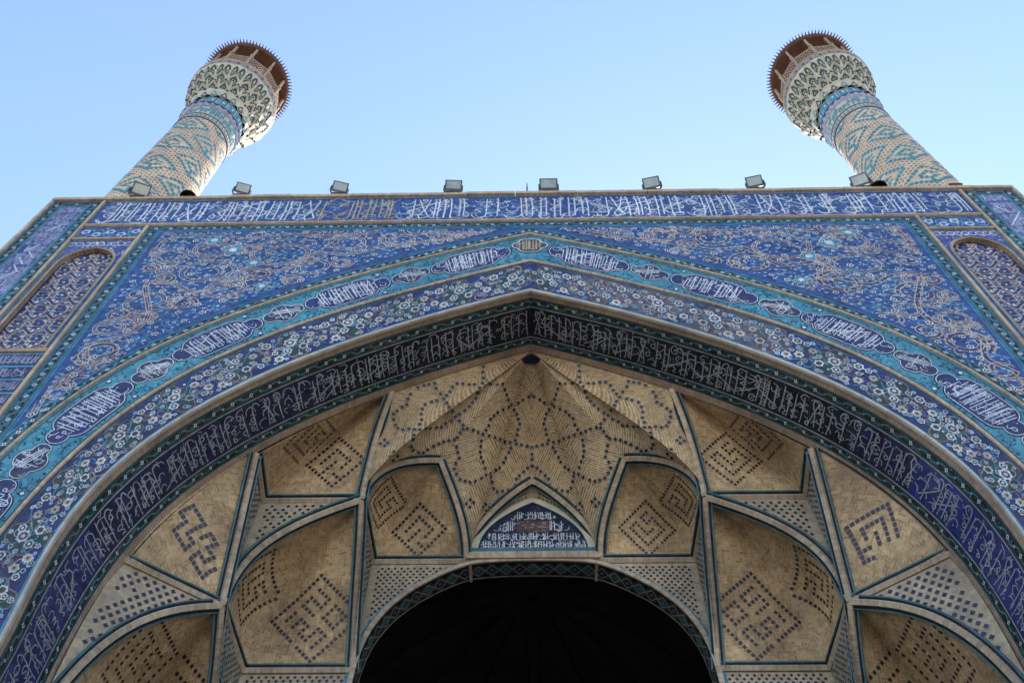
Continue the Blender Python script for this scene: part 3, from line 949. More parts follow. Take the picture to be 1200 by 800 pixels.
def cartouche_band(sx):
    mb = MB()
    rng = random.Random(51 + sx)
    W = 1.2
    fm = BandMap(C_M2, C_M3, W, sx)
    L = fm.L + 2.5
    band_ground(mb, fm, 0, L, 0, W, 'turq')
    bar_on_band(mb, fm, 0, L + 4, -0.034, 0.034, 0.045, 'trim')
    bar_on_band(mb, fm, 0, L + 4, W - 0.028, W + 0.028, 0.045, 'trim')
    for w in (.085, W - .085):
        ribbon(mb, [(0, w), (L, w)], 0.03, fm, 0.006, 'teal')
    mid = W / 2
    items = []
    k = 0
    while 1.5 + 3.0 * k < L - 1:
        items.append(('long', 1.5 + 3.0 * k)); items.append(('knot', 3.0 + 3.0 * k)); k += 1
    taken = [(s, {'long': .98, 'knot': .46, 'round': .42}[kd]) for kd, s in items] + [(0, .42)]
    vs = lambda s, w: not any(abs(s - c) < h * (1.03 if abs(w - mid) < .22 else .75) and abs(w - mid) < .42 for c, h in taken)
    # vine and specks on turquoise
    for i in range(int(L * 190)):
        s, w = rng.uniform(0.02, L), rng.uniform(.12, W - .12)
        if not vs(s, w): continue
        a = rng.uniform(0, 6.28); r = rng.uniform(.022, .045)
        ribbon(mb, [(s + r * math.cos(a), w + r * math.sin(a)), (s + r * .2, w), (s - r * math.cos(a + .7), w - r * math.sin(a + .7))], 0.018, fm, 0.008, rng.choice(['navy', 'black', 'ink', 'navy', 'teal']), taper=.4)
    for c in [0.5 + .75] + [1.5 * j + .72 for j in range(1, int(L / 1.5))]:
        for w in (.2, W - .2):
            if vs(c, w):
                flower(mb, c, w, .07, fm, 0.012, rng, petal='navy', ring='white', heart='white', pet=6)
    for kd, s in items:
        out = cartouche_outline(kd)
        ctr = (s, mid)
        pts = [(s + x, mid + y) for x, y in out]
        blob(mb, [(s + x * 1.035, mid + y * 1.07) for x, y in out], fm, 0.013, 'black')
        fill = {'long': 'navy', 'knot': 'inkblue', 'round': 'oldnavy'}[kd]
        # fill as columns so that concave outlines stay right
        up = out[:len(out) // 2 + 1]
        for (xa, ha), (xb, hb_) in zip(up[:-1], up[1:]):
            mb.face([fm(s + xa, mid - ha, .0077), fm(s + xb, mid - hb_, .0077), fm(s + xb, mid + hb_, .0077), fm(s + xa, mid + ha, .0077)], fill)
        ribbon(mb, pts, 0.018, fm, 0.022, 'white', closed=True, step=.1)
        hx = np.array([p[0] for p in up]); hh = np.array([p[1] for p in up])
        clip = lambda X, Y: abs(Y - mid) < np.interp(X - s, hx, hh, 0, 0) - 0.02
        if kd == 'long':
            x = -.66
            while x < .68:
                h = float(np.interp(x, hx, hh)) - .04
                lo_, hi_ = -h * rng.uniform(.55, .95), h * rng.uniform(.75, .97)
                if rng.random() < .9: ribbon(mb, [(s + x, mid + lo_), (s + x + .015, mid), (s + x + .03, mid + hi_)], .022, fm, .0205, 'white', taper=.15)
                x += rng.uniform(.055, .11)
            thuluth(mb, rng, s - .95, s + .95, mid - .37, .74, fm, .021, 'white', .022, tall=.45, rows=((.08, .26), (.3, .24), (.55, .24), (.75, .2)), longs=.9, clip=clip)
            vine_specks(mb, rng, s - .95, s + .95, mid - .36, mid + .36, fm, .0195, 30, ['lilac', 'sky', 'white'], .018, clip)
        elif kd == 'knot':
            for q in range(3):
                ribbon(mb, [(s - .36, mid - .12 + .05 * q), (s - .1, mid - .03 + .06 * q), (s + .2, mid + .08 + .05 * q)], .024, fm, .021, 'white')
            thuluth(mb, rng, s - .44, s + .44, mid - .3, .6, fm, .021, 'fwhite', .022, tall=.3, rows=((.08, .26), (.3, .24), (.5, .26), (.7, .24)), longs=1.2, clip=clip)
        else:
            for q in range(7):
                x = s - .24 + .08 * q
                ribbon(mb, [(x, mid - .24), (x, mid + .27)], .026, fm, .021, 'gold')
            thuluth(mb, rng, s - .4, s + .4, mid - .28, .56, fm, .021, 'gold', .024, tall=.3, rows=((.1, .3), (.4, .3)), longs=.5, clip=clip)
    if sx > 0:                    # the round cartouche sits across the apex
        fc = flat(0.0)
        out = cartouche_outline('round'); up = out[:len(out) // 2 + 1]; zc = 20.93
        for sc, o, key in ((1.06, .0105, 'black'), (1.0, .0135, 'umber')):
            for (xa, ha), (xb, hb_) in zip(up[:-1], up[1:]):
                mb.face([fc(xa * sc, zc - ha * sc, o), fc(xb * sc, zc - hb_ * sc, o), fc(xb * sc, zc + hb_ * sc, o), fc(xa * sc, zc + ha * sc, o)], key)
        ribbon(mb, [(x, zc + y) for x, y in out], .03, fc, .038, 'white', closed=True, step=.1)
        for q in range(7):
            x = -.24 + .08 * q
            ribbon(mb, [(x, zc - .22), (x, zc + .25)], .028, fc, .037, 'gold')
        hx = np.array([p[0] for p in up]); hh = np.array([p[1] for p in up])
        thuluth(mb, rng, -.4, .4, zc - .28, .56, fc, .037, 'gold', .026, tall=.3, rows=((.1, .3), (.4, .3)), longs=.5, clip=lambda X, Y: abs(Y - zc) < np.interp(X, hx, hh, 0, 0) - .03)
    return mb.build('cartouche_band', portal)

def soffit(sx):
    mb = MB()
    rng = random.Random(61 + sx)
    fm = SoffitMap(C_EDGE, C_RIM, 1.4, sx)
    L = fm.L + 10.5
    band_ground(mb, fm, 0, L, 0.0, 0.15, 'soft')
    Lt = fm.L + 2.5
    def zone(w0, w1):
        if sx < 0:
            cuts = [(0, 4.6, 'black'), (4.6, 10.3, 'ink'), (10.3, L, 'navy')]
        else:
            cuts = [(0, 7.2, 'black'), (7.2, 8.6, 'ink'), (8.6, L, 'deepblue')]
        for s0, s1, key in cuts:
            band_ground(mb, fm, s0, s1, w0, w1, key)
    teal_border(mb, rng, fm, 0, Lt, 0.15, 0.37, ground='green', lines='teal', period=.4)
    zone(0.37, 1.08)
    teal_border(mb, rng, fm, 0, Lt, 1.08, 1.27, ground='green', lines='teal', period=.4)
    band_ground(mb, fm, Lt, L, 0.15, 0.37, 'teal'); band_ground(mb, fm, Lt, L, 1.08, 1.27, 'teal')
    band_ground(mb, fm, 0, L, 1.27, 1.42, 'soft')
    for w in (.37, 1.08):
        ribbon(mb, [(0, w), (L, w)], .022, fm, .012, 'grey')
    vine_specks(mb, rng, 0.1, Lt, .4, 1.05, fm, .005, 500, ['navy', 'teal', 'grey', 'navy'], .022)
    thuluth(mb, rng, 0.06, Lt, .40, .66, fm, .010, 'grey', .025, tall=.24, rows=((0.06, 0.36), (0.36, 0.32), (0.66, 0.26)), longs=.7, shafts=(1, 1, 1, 2))
    # back lip of the rim, facing the vault
    ss = np.linspace(0, L, int(L / .15))
    P = []
    for s in ss:
        a = np.array(fm(s, 1.42, 0)); b = np.array(fm(s, 1.42, -.5)); P.append([a, b])
    mb.grid(np.array(P), 'wall', None, smooth=False)
    return mb.build('arch_soffit', portal)
M['deepblue'] = tile_mat('deep_blue_tile', (0.010, 0.018, 0.115), col2=(0.015, 0.026, 0.15), scale=8)
for sx in (-1, 1):
    flower_band(sx)
    cartouche_band(sx)
    soffit(sx)

# ------------------------------------------------------------------ tall side niches
def side_niche(sx):
    mb = MB()
    rng = random.Random(71 + sx)
    f = lambda u, v, off=0.0: (sx * u, -off, v)
    g = lambda u, v, off=0.0: (sx * u, 0.13 - off, v)
    X0, X1, XC = 9.545, 11.095, 10.33
    # upper flower strip
    mb.face([f(X0, 21.6), f(X1, 21.6), f(X1, 22.3), f(X0, 22.3)], 'cobalt')
    for i in range(5):
        c = X0 + (X1 - X0) * (i + .5) / 5
        flower(mb, c, 21.95 + .08 * (-1) ** i, .13, f, .008, rng, ring='sky', heart='navy', pet=5)
        ribbon(mb, arc(c, 21.95, .16, .2, 20, 200 if i % 2 else -160, 8), .03, f, .006, 'sky')
    vine_specks(mb, rng, X0 + .05, X1 - .05, 21.65, 22.25, f, .005, 60, ['sky', 'turq', 'navy', 'peach'], .035)
    for z in (21.63, 22.27):
        ribbon(mb, [(X0, z), (X1, z)], .03, f, .01, 'turq')
    # arch of the niche
    hw = .66
    A = bez3([(0, 21.12), (.45, 21.0), (hw, 20.75), (hw, 20.2)], 14)
    pts = [(XC + a[0], a[1]) for a in A]
    pl = [(XC - a[0], a[1]) for a in A]
    for side in (pts, pl):
        e = X1 if side is pts else X0
        for (a, b) in zip(side[:-1], side[1:]):
            mb.face([f(a[0], a[1]), f(b[0], b[1]), f(b[0], 21.53), f(a[0], 21.53)], 'violet')
        mb.face([f(side[-1][0], 20.2), f(e, 20.2), f(e, 21.53), f(side[-1][0], 21.53)], 'violet')
        mb.face([f(side[-1][0], 16.46), f(e, 16.46), f(e, 20.2), f(side[-1][0], 20.2)], 'turq')
        m = (side[-1][0] + e) / 2
        ribbon(mb, [(m, 16.46), (m, 20.6)], .05, f, .006, 'cobalt')
        # reveal
        full_side = side + [(side[-1][0], 16.46)]
        for a, b in zip(full_side[:-1], full_side[1:]):
            mb.face([f(a[0], a[1], .03), f(b[0], b[1], .03), g(b[0], b[1]), g(a[0], a[1])], 'soft', [(a[1], 0), (b[1], 0), (b[1], .22), (a[1], .22)])
        ribbon(mb, full_side, .06, f, .03, 'trim')
    for i in range(9):
        c = X0 + .1 + (X1 - X0 - .2) * i / 8
        ribbon(mb, arc(c, 21.32, .1, .09, rng.uniform(0, 90), 300, 8), .03, f, .008, 'white')
    vine_specks(mb, rng, X0 + .05, X1 - .05, 20.6, 21.5, f, .005, 90, ['white', 'sky', 'lilac', 'navy'], .03,
                clip=lambda x, z: z > np.interp(abs(x - XC), A[:, 0], A[:, 1], right=20.2) + .06)
    ribbon(mb, [(X0 + .03, 20.3), (X0 + .03, 21.5), (X1 - .03, 21.5), (X1 - .03, 20.3)], .03, f, .01, 'turq')
    # panel
    for side in (pts, pl):
        for (a, b) in zip(side[:-1], side[1:]):
            mb.face([g(a[0], a[1]), g(b[0], b[1]), g(b[0], 16.46), g(a[0], 16.46)], 'navy')
    inside = lambda x, z: abs(x - XC) < hw - .02 and z > 16.5 and z < np.interp(abs(x - XC), A[:, 0], A[:, 1]) - .04
    def cd(p, w, off, key):
        run = []
        for q in resample(p, .06):
            if inside(*q): run.append(q)
            else:
                if len(run) > 1: ribbon(mb, run, w, g, off, key)
                run = []
        if len(run) > 1: ribbon(mb, run, w, g, off, key)
    # interlocked elongated hexagons
    ph, pw = .62, .44
    for r in range(-1, 9):
        for c in range(-2, 3):
            x, z = XC + c * pw + (pw / 2 if r % 2 else 0), 16.5 + r * ph
            h = [(x, z - .36), (x + .15, z - .2), (x + .15, z + .2), (x, z + .36), (x - .15, z + .2), (x - .15, z - .2)]
            cd(h + [h[0]], .030, .010, 'peach')
            h2 = [(x - .34, z + .06), (x - .18, z + .17), (x + .18, z + .17), (x + .34, z + .06), (x + .18, z - .12), (x - .18, z - .12)]
            cd(h2 + [h2[0]], .020, .008, 'peach')
            for (dx, dz) in ((0, 0), (.22, .31), (0, .27), (0, -.27), (.13, .4), (-.13, .4), (.22, .05), (-.1, .1), (.1, -.1)):
                if inside(x + dx, z + dz):
                    blob(mb, ngon(x + dx, z + dz, .062, 8, .4, .2, 4), g, .004, 'green')
                    blob(mb, ngon(x + dx, z + dz, .034, 6), g, .012, rng.choice(['white', 'sky', 'white']))
    vine_specks(mb, rng, XC - hw, XC + hw, 16.5, 21, g, .006, 420, ['sky', 'cobalt', 'turq', 'lilac', 'cobalt'], .024, inside)
    # rows of writing below the lintel
    mb.face([f(X0, 14.46), f(X1, 14.46), f(X1, 16.34), f(X0, 16.34)], 'teal')
    for i in range(4):
        z = 14.5 + i * .46
        mb.face([f(X0 + .04, z + .03, .0015), f(X1 - .04, z + .03, .0015), f(X1 - .04, z + .40, .0015), f(X0 + .04, z + .40, .0015)], 'inkblue')
        ribbon(mb, [(X0, z + .43), (X1, z + .43)], .05, f, .007, 'sky')
        thuluth(mb, rng, X0 + .06, X1 - .06, z + .05, .34, f, .009, 'lilac', .024, tall=.2, rows=((.1, .4), (.5, .35)), longs=.3)
    mb.face([f(X0, ZG), f(X1, ZG), f(X1, 14.34), f(X0, 14.34)], 'teal')
    thuluth(mb, rng, X0 + .06, X1 - .06, 13.2, .9, f, .009, 'grey', .04, tall=.2)
    return mb.build('side_niche', portal)
for sx in (-1, 1):
    side_niche(sx)
STAR = [(0, 0.11, 0.666),(0, 0.25, 0.624),(0, 0.47, 0.56),(0, 0.67, 0.518),(0, 0.83, 0.486),(0, 0.95, 0.465),(1, 0.53, 0.56),(1, 0.67, 0.603),(1, 0.79, 0.635),(1, 0.91, 0.666),(2, 0.03, 0.677),(2, 0.13, 0.645),(2, 0.23, 0.624),(2, 0.33, 0.603),(2, 0.47, 0.571),(2, 0.63, 0.539),(2, 0.81, 0.507),(3, 0.37, 0.55),(3, 0.53, 0.592),(3, 0.67, 0.635),(3, 0.77, 0.666),(3, 0.89, 0.698),(3, 0.99, 0.72),(3, 0.99, 0.773),(3, 0.99, 0.815),(3, 0.99, 0.868),(0, 0.13, 0.826),(0, 0.19, 0.826),(0, 0.29, 0.804),(0, 0.29, 0.836),(0, 0.31, 0.868),(0, 0.33, 0.889),(0, 0.43, 0.858),(0, 0.57, 0.804),(0, 0.67, 0.762),(0, 0.77, 0.709),(0, 0.83, 0.666),(0, 0.91, 0.624),(0, 0.97, 0.592),(1, 0.41, 0.677),(1, 0.49, 0.688),(1, 0.57, 0.688),(1, 0.63, 0.688),(1, 0.63, 0.656),(1, 0.67, 0.635),(1, 0.69, 0.582),(1, 0.71, 0.55),(1, 0.71, 0.518),(1, 0.69, 0.486),(1, 0.67, 0.454),(1, 0.57, 0.412),(0, 0.99, 0.327),(0, 0.91, 0.316),(0, 0.75, 0.316),(0, 0.45, 0.327),(0, 0.17, 0.337),(0, 0.09, 0.709),(0, 0.07, 0.751),(0, 0.07, 0.794),(2, 0.01, 0.305),(1, 0.83, 0.327),(1, 0.61, 0.337),(1, 0.43, 0.337),(0, 0.79, 0.359),(0, 0.69, 0.39),(0, 0.53, 0.433),(0, 0.41, 0.475),(0, 0.45, 0.497),(0, 0.57, 0.497),(0, 0.63, 0.507),(0, 0.61, 0.56),(0, 0.57, 0.592),(0, 0.53, 0.635),(0, 0.61, 0.635),(0, 0.71, 0.624),(0, 0.83, 0.603),(0, 0.89, 0.603),(0, 0.99, 0.613),(1, 0.41, 0.762),(1, 0.49, 0.836),(1, 0.55, 0.879),(1, 0.63, 0.911),(1, 0.69, 0.921),(1, 0.71, 0.889),(1, 0.75, 0.858),(1, 0.79, 0.836),(1, 0.83, 0.815),(1, 0.89, 0.804),(1, 0.97, 0.794),(1, 0.97, 0.698),(1, 0.97, 0.73),(1, 0.99, 0.773),(2, 0.07, 0.815),(2, 0.13, 0.826),(2, 0.19, 0.836),(2, 0.19, 0.879),(2, 0.21, 0.911),(2, 0.27, 0.911),(2, 0.35, 0.9),(2, 0.43, 0.868),(2, 0.51, 0.836),(2, 0.59, 0.794),(2, 0.69, 0.741),(2, 0.77, 0.698),(2, 0.89, 0.656),(3, 0.35, 0.698),(3, 0.43, 0.709),(3, 0.49, 0.698),(3, 0.51, 0.677),(3, 0.55, 0.656),(3, 0.57, 0.635),(2, 0.21, 0.316),(2, 0.37, 0.327),(2, 0.53, 0.337),(2, 0.73, 0.337),(3, 0.35, 0.369),(3, 0.53, 0.422),(3, 0.61, 0.465),(3, 0.67, 0.507),(3, 0.65, 0.539),(3, 0.65, 0.571),(3, 0.63, 0.603),(3, 0.99, 0.337),(3, 0.87, 0.348),(3, 0.65, 0.348),(3, 0.49, 0.348),(2, 0.67, 0.359),(2, 0.51, 0.401),(2, 0.39, 0.443),(2, 0.35, 0.475),(2, 0.31, 0.507),(2, 0.35, 0.539),(2, 0.35, 0.571),(2, 0.37, 0.635),(2, 0.41, 0.656),(2, 0.45, 0.677),(2, 0.51, 0.688),(2, 0.59, 0.688),(2, 0.69, 0.688),(2, 0.95, 0.656),(3, 0.35, 0.762),(3, 0.43, 0.826),(3, 0.51, 0.879),(3, 0.59, 0.911),(3, 0.67, 0.943),(3, 0.75, 0.985),(3, 0.75, 0.943),(3, 0.75, 0.9),(3, 0.79, 0.889),(3, 0.85, 0.879),(3, 0.91, 0.868),(0, 0.79, 0.794),(0, 0.69, 0.879),(0, 0.79, 0.815),(0, 0.69, 0.847),(1, 0.41, 0.9),(1, 0.01, 0.73),(1, 0.39, 0.932),(0, 0.99, 0.709),(2, 0.71, 0.858),(2, 0.59, 0.921),(2, 0.67, 0.9),(2, 0.63, 0.879),(3, 0.45, 0.943),(3, 0.29, 0.868),(3, 0.41, 0.943),(3, 0.35, 0.879)]
# ------------------------------------------------------------------ the brick vault behind the arch
V = np.array
O_ = V([0, 1.44, 18.62]); T1_ = V([2.92, 1.44, 17.0]); N1_ = V([3.36, 2.50, 14.8]); A_ = V([1.93, 2.75, 16.35])
N2_ = V([1.376, 4.13, 14.8]); LA_ = V([0, 3.75, 16.88]); N3_ = V([5.38, 2.50, 12.05]); CE_ = V([3.29, 4.13, 12.05])
P_ = V([3.29, 4.13, 14.8]); CC_ = V([5.27, 4.13, 12.05]); DC_ = V([5.29, 2.50, 14.8]); ET_ = V([5.25, 1.40, 14.86])
EL_ = V([6.86, 1.40, 12.06]); GE_ = V([5.3, 4.0, 9.4]); GC_ = V([6.93, 4.0, 9.4]); GR_ = V([6.93, 1.42, 9.0])

def crv(*c):
    if len(c) == 2:
        return lambda t: c[0] + (c[1] - c[0]) * t
    if len(c) == 3:
        return lambda t: (1 - t) ** 2 * c[0] + 2 * t * (1 - t) * V(c[1]) + t * t * c[2]
    return lambda t: (1 - t) ** 3 * c[0] + 3 * (1 - t) ** 2 * t * V(c[1]) + 3 * (1 - t) * t * t * V(c[2]) + t ** 3 * c[3]

_rim = Path(half(C_RIM))
def rim_curve(xa, xb, y=1.44, dz=0.03):
    def f(t):
        # by X or by Z according to the steepness
        sa = np.interp(xa, _rim.P[:, 0], _rim.s) if isinstance(xa, float) else xa[0]
        sb = np.interp(xb, _rim.P[:, 0], _rim.s) if isinstance(xb, float) else xb[0]
        q = _rim.at(sa + (sb - sa) * t)
        return V([q[0], y, q[1] + dz])
    return f
def rim_s_at_z(z):
    return [float(np.interp(-z, -_rim.P[:, 1], _rim.s))]

class Patch:
    """three-cornered curved surface: two edges leave the corner a, the third joins their ends"""
    def __init__(self, R0, R1, c, uvmode, ns=14, nt=16):
        self.R0, self.R1, self.c = R0, R1, c
        self.a = R0(0.0)
        self.uvmode = uvmode
        S = np.linspace(0, 1, ns); T = np.linspace(0, 1, nt)
        self.P = np.array([[self.pt(s, t) for t in T] for s in S])
        self.UV = np.array([[self.uv_of(s, t) for t in T] for s in S])
        tri, ref = [], []
        for i in range(ns - 1):
            for j in range(nt - 1):
                for q in (((i, j), (i + 1, j), (i + 1, j + 1)), ((i, j), (i + 1, j + 1), (i, j + 1))):
                    tri.append([self.UV[k] for k in q]); ref.append([self.P[k] for k in q])
        self.tri, self.ref = np.array(tri), np.array(ref)
    def pt(self, s, t):
        c0, c1 = self.c(0.0), self.c(1.0)
        return (1 - s) * self.R0(t) + s * self.R1(t) + t * (self.c(s) - (1 - s) * c0 - s * c1)
    def uv_of(self, s, t):
        p = self.pt(s, t); a = self.a
        if self.uvmode == 'front':
            return (p[0], math.hypot(p[1] - a[1], p[2] - a[2]) + 1e-4)
        if self.uvmode == 'side':
            return (p[1], math.hypot(p[0] - a[0], p[2] - a[2]) + 1e-4)
        w = np.linalg.norm(self.R1(t) - self.R0(t))
        ln = np.linalg.norm(self.c(s) - a)
        return ((s - .5) * w, t * ln)
    def at(self, u, v):
        t0, t1, t2 = self.tri[:, 0], self.tri[:, 1], self.tri[:, 2]
        d = (t1[:, 0] - t0[:, 0]) * (t2[:, 1] - t0[:, 1]) - (t2[:, 0] - t0[:, 0]) * (t1[:, 1] - t0[:, 1])
        d = np.where(np.abs(d) < 1e-9, 1e-9, d)
        b1 = ((u - t0[:, 0]) * (t2[:, 1] - t0[:, 1]) - (t2[:, 0] - t0[:, 0]) * (v - t0[:, 1])) / d
        b2 = ((t1[:, 0] - t0[:, 0]) * (v - t0[:, 1]) - (u - t0[:, 0]) * (t1[:, 1] - t0[:, 1])) / d
        m = np.minimum(np.minimum(b1, b2), 1 - b1 - b2)
        k = int(np.argmax(m))
        if m[k] < -1e-3:
            return None
        r = self.ref[k]
        p = r[0] + b1[k] * (r[1] - r[0]) + b2[k] * (r[2] - r[0])
        n = np.cross(r[1] - r[0], r[2] - r[0])
        n = n / max(1e-9, np.linalg.norm(n))
        if n @ (FOCUS - p) < 0:
            n = -n
        return p, n
FOCUS = V([0, -3.0, 7.0])

def mirror(p, sx):
    return (sx * p[0], p[1], p[2])

def draw_patch(mb, pa, sx, key):
    P = pa.P.copy(); P[:, :, 0] *= sx
    mb.grid(P, key, pa.UV, smooth=True)

def stud(mb, pa, sx, u, v, r, key, rot=45.0, lift=0.012):
    """a small square glazed stud set in the brickwork"""
    q = []
    for k in range(4):
        a = math.radians(rot + 90 * k)
        h = pa.at(u + r * math.cos(a), v + r * math.sin(a))
        if h is None:
            return
        q.append(mirror(h[0] + h[1] * lift, sx))
    mb.face(q, key)

def sweep(mb, pts, prof, keys, sx, flip=1.0, focus=None):
    """bar following a 3D curve; profile points are (sideways, towards the viewer of the vault)"""
    F = FOCUS if focus is None else focus
    a = np.array(pts)
    t = np.gradient(a, axis=0)
    t /= np.linalg.norm(t, axis=1)[:, None]
    up = F[None] - a
    up -= (up * t).sum(1)[:, None] * t
    up /= np.linalg.norm(up, axis=1)[:, None]
    sd = np.cross(t, up) * flip
    L = np.r_[0, np.cumsum(np.linalg.norm(np.diff(a, axis=0), axis=1))]
    for k in range(len(prof) - 1):
        (x0, y0), (x1, y1) = prof[k], prof[k + 1]
        if keys[k] is None:
            continue
        G = np.stack([a + sd * x0 + up * y0, a + sd * x1 + up * y1], 1)
        G[:, :, 0] *= sx
        d = math.hypot(x1 - x0, y1 - y0)
        UV = np.stack([np.c_[L, np.zeros(len(L))], np.c_[L, np.full(len(L), d)]], 1)
        mb.grid(G, keys[k], UV, smooth=False)

RIB = [(-.125, -.03), (-.125, .012), (-.10, .014), (-.058, .016), (-.042, .07), (.042, .07), (.058, .016), (.10, .014), (.125, .012), (.125, -.03)]
RIBK = ['vturq', 'vturq', 'black', 'trim', 'trim', 'trim', 'black', 'vturq', 'vturq']
def rib(name, sx, curves, prof=RIB, keys=RIBK, n=28, flip=1.0):
    mb = MB()
    for c in curves:
        sweep(mb, [c(t) for t in np.linspace(0, 1, n)], prof, keys, sx, flip)
    return mb.build(name, portal)

# --- square Kufic panels as stud maps (rows top to bottom)
K1 = ["#########",
      "#.......#",
      "#.#####.#",
      "#.#...#.#",
      "#.#.#.#.#",
      "#...#.#.#",
      "###.#.#.#",
      "#...#...#",
      "#########"]
K2 = ["###########",
      "#.........#",
      "#.###.###.#",
      "#.#.#.#...#",
      "#.#.#.###.#",
      "#.#.#...#.#",
      "#.#.###.#.#",
      "#.#.....#.#",
      "#.#######.#",
      "#.........#",
      "####.######"]
K3 = ["#############",
      "#...........#",
      "#.####.####.#",
      "#.#..#.#....#",
      "#.#..#.####.#",
      "#.####....#.#",
      "#......####.#",
      "#.###.......#",
      "#.#.#.###.#.#",
      "#.#.#.#.#.#.#",
      "#.#.###.#.#.#",
      "#...........#",
      "#####.#######"]
K4 = ["...####",
      "...#..#",
      "####..#",
      "#.....#",
      "#.#####",
      "#.#....",
      "###.###",
      "......#",
      "###.###",
      "#.#.#..",
      "#.###..",
      "#......",
      "####..."]
def kufic(mb, pa, sx, pat, u0, v0, sp, r, rot, key='dot', tail=0):
    n, m = len(pat), max(len(x) for x in pat)
    c, s = math.cos(math.radians(rot)), math.sin(math.radians(rot))
    for i, row in enumerate(pat):
        for j, ch in enumerate(row):
            if ch == '#':
                a, b = (j - (m - 1) / 2) * sp, ((n - 1) / 2 - i) * sp
                stud(mb, pa, sx, u0 + a * c - b * s, v0 + a * s + b * c, r * .86, key, rot + 45)
    return

# --- crown: fan of brick facets from the apex
L0c = lambda t: V([*( _rim.at(np.interp(2.92, _rim.P[:, 0], _rim.s) * t))])[[0, 1]]
def R_rim(t):
    q = _rim.at(float(np.interp(2.92, _rim.P[:, 0], _rim.s)) * t)
    return V([q[0], 1.44, q[1] + .05])
EYE = V([-.04, -10, 0])
def nearer(p, d):
    p = V(p); e = EYE - p
    return p + e / np.linalg.norm(e) * d
L1 = crv(O_, nearer([0.57, 1.78, 18.02], .15), nearer([3.45, 2.13, 15.7], .25), N1_)
L2 = crv(O_, nearer([0.66, 1.86, 17.82], .12), nearer([1.48, 2.31, 16.83], .12), A_)
L3 = crv(O_, [0.35, 2.5, 18.05], [0.95, 3.6, 16.6], N2_)
LC = crv(O_, [0, 2.3, 18.25], [0, 3.2, 17.45], LA_)
T1c = crv(T1_, [3.13, 1.78, 16.2], [3.26, 2.13, 16.16], N1_)
c12 = crv(N1_, [3.32, 2.58, 16.28], [2.19, 2.66, 16.25], A_)
c23 = crv(A_, [1.68, 3.2, 15.9], [1.34, 3.7, 15.4], N2_)
c34 = crv(N2_, [1.53, 4.0, 15.53], [0.38, 3.88, 16.75], LA_)
O2 = R_rim(0.0)
L1b = lambda t: L1(t) + (O2 - O_) * (1 - t)
L2b = lambda t: L2(t) + (O2 - O_) * (1 - t)
L3b = lambda t: L3(t) + (O2 - O_) * (1 - t)
LCb = lambda t: LC(t) + (O2 - O_) * (1 - t)
CROWN = [Patch(R_rim, L1b, T1c, 'fan'), Patch(L1b, L2b, c12, 'fan'), Patch(L2b, L3b, c23, 'fan'), Patch(L3b, LCb, c34, 'fan')]

def crown():
    mb = MB()
    for sx in (-1, 1):
        for pa in CROWN:
            draw_patch(mb, pa, sx, 'chev')
    for k, s, t in STAR:
        pa = CROWN[k]
        p = pa.pt(s, t)
        es = pa.pt(min(1, s + .02), t) - pa.pt(max(0, s - .02), t); et = pa.pt(s, min(1, t + .01)) - pa.pt(s, max(0, t - .01))
        es = es / np.linalg.norm(es); et = et - es * (et @ es); et = et / np.linalg.norm(et)
        n = np.cross(es, et); n = n if n @ (FOCUS - p) > 0 else -n
        for sx in (-1, 1):
            for r, o, key in ((.064, .010, 'pale'), (.046, .017, 'dot')):
                mb.face([mirror(p + n * o + q, sx) for q in (es * r, et * r, -es * r, -et * r)], key)
    # boss at the apex
    for sx in (-1, 1):
        pts = [(0.0, 1.46, 18.5)]
        for k in range(8):
            a = math.pi * k / 7 / 2 + (math.pi / 2 if False else 0)
            pts.append((sx * .20 * math.cos(a), 1.50 + .20 * math.sin(a), 18.46 - .10 * math.cos(a) - .02))
        for a, b in zip(pts[1:-1], pts[2:]):
            mb.face([pts[0], a, b], 'ink')
    return mb.build('vault_crown', portal)

def crown_ribs():
    for sx in (-1, 1):
        rib('vault_rib', sx, [T1c], flip=sx)
        rib('niche_rib', sx, [c12, c23], flip=sx)

# --- squinch niches
def niche_pair(name, sx, corner, front_end, side_end, apex, fold_bulge, front_curve, side_curve, side_floor=None, pats=()):
    mb = MB()
    mid = (corner + apex) / 2 + V(fold_bulge)
    fold = crv(corner, 2 * mid - (corner + apex) / 2, apex)
    fr = Patch(crv(corner, front_end), fold, front_curve, 'front')
    sd = Patch(crv(corner, side_end), fold, side_curve, 'side')
    draw_patch(mb, fr, sx, 'niche')
    draw_patch(mb, sd, sx, 'niche')
    for which, pat, u0, v0, sp, r, rot in pats:
        pa = fr if which == 'front' else sd
        kufic(mb, pa, sx, pat, u0, v0, sp, r, rot)
    sweep(mb, [fold(t) for t in np.linspace(.05, .97, 20)], [(-.014, .010), (.014, .010)], ['pale'], sx)
    o = mb.build(name, portal)
    return fr, sd

cC = crv(N1_, [5.2, 2.51, 13.9], [5.36, 2.53, 13.1], N3_)
cCe = crv(CE_, [3.38, 3.58, 13.6], [3.34, 3.04, 14.3], N1_)
cG = crv(N3_, [5.95, 2.05, 11.6], [6.62, 1.42, 10.9], GR_)
rev = lambda c: (lambda t: c(1 - t))
rimD = rim_curve(2.92, 5.25)
T1x = rimD(0.0)

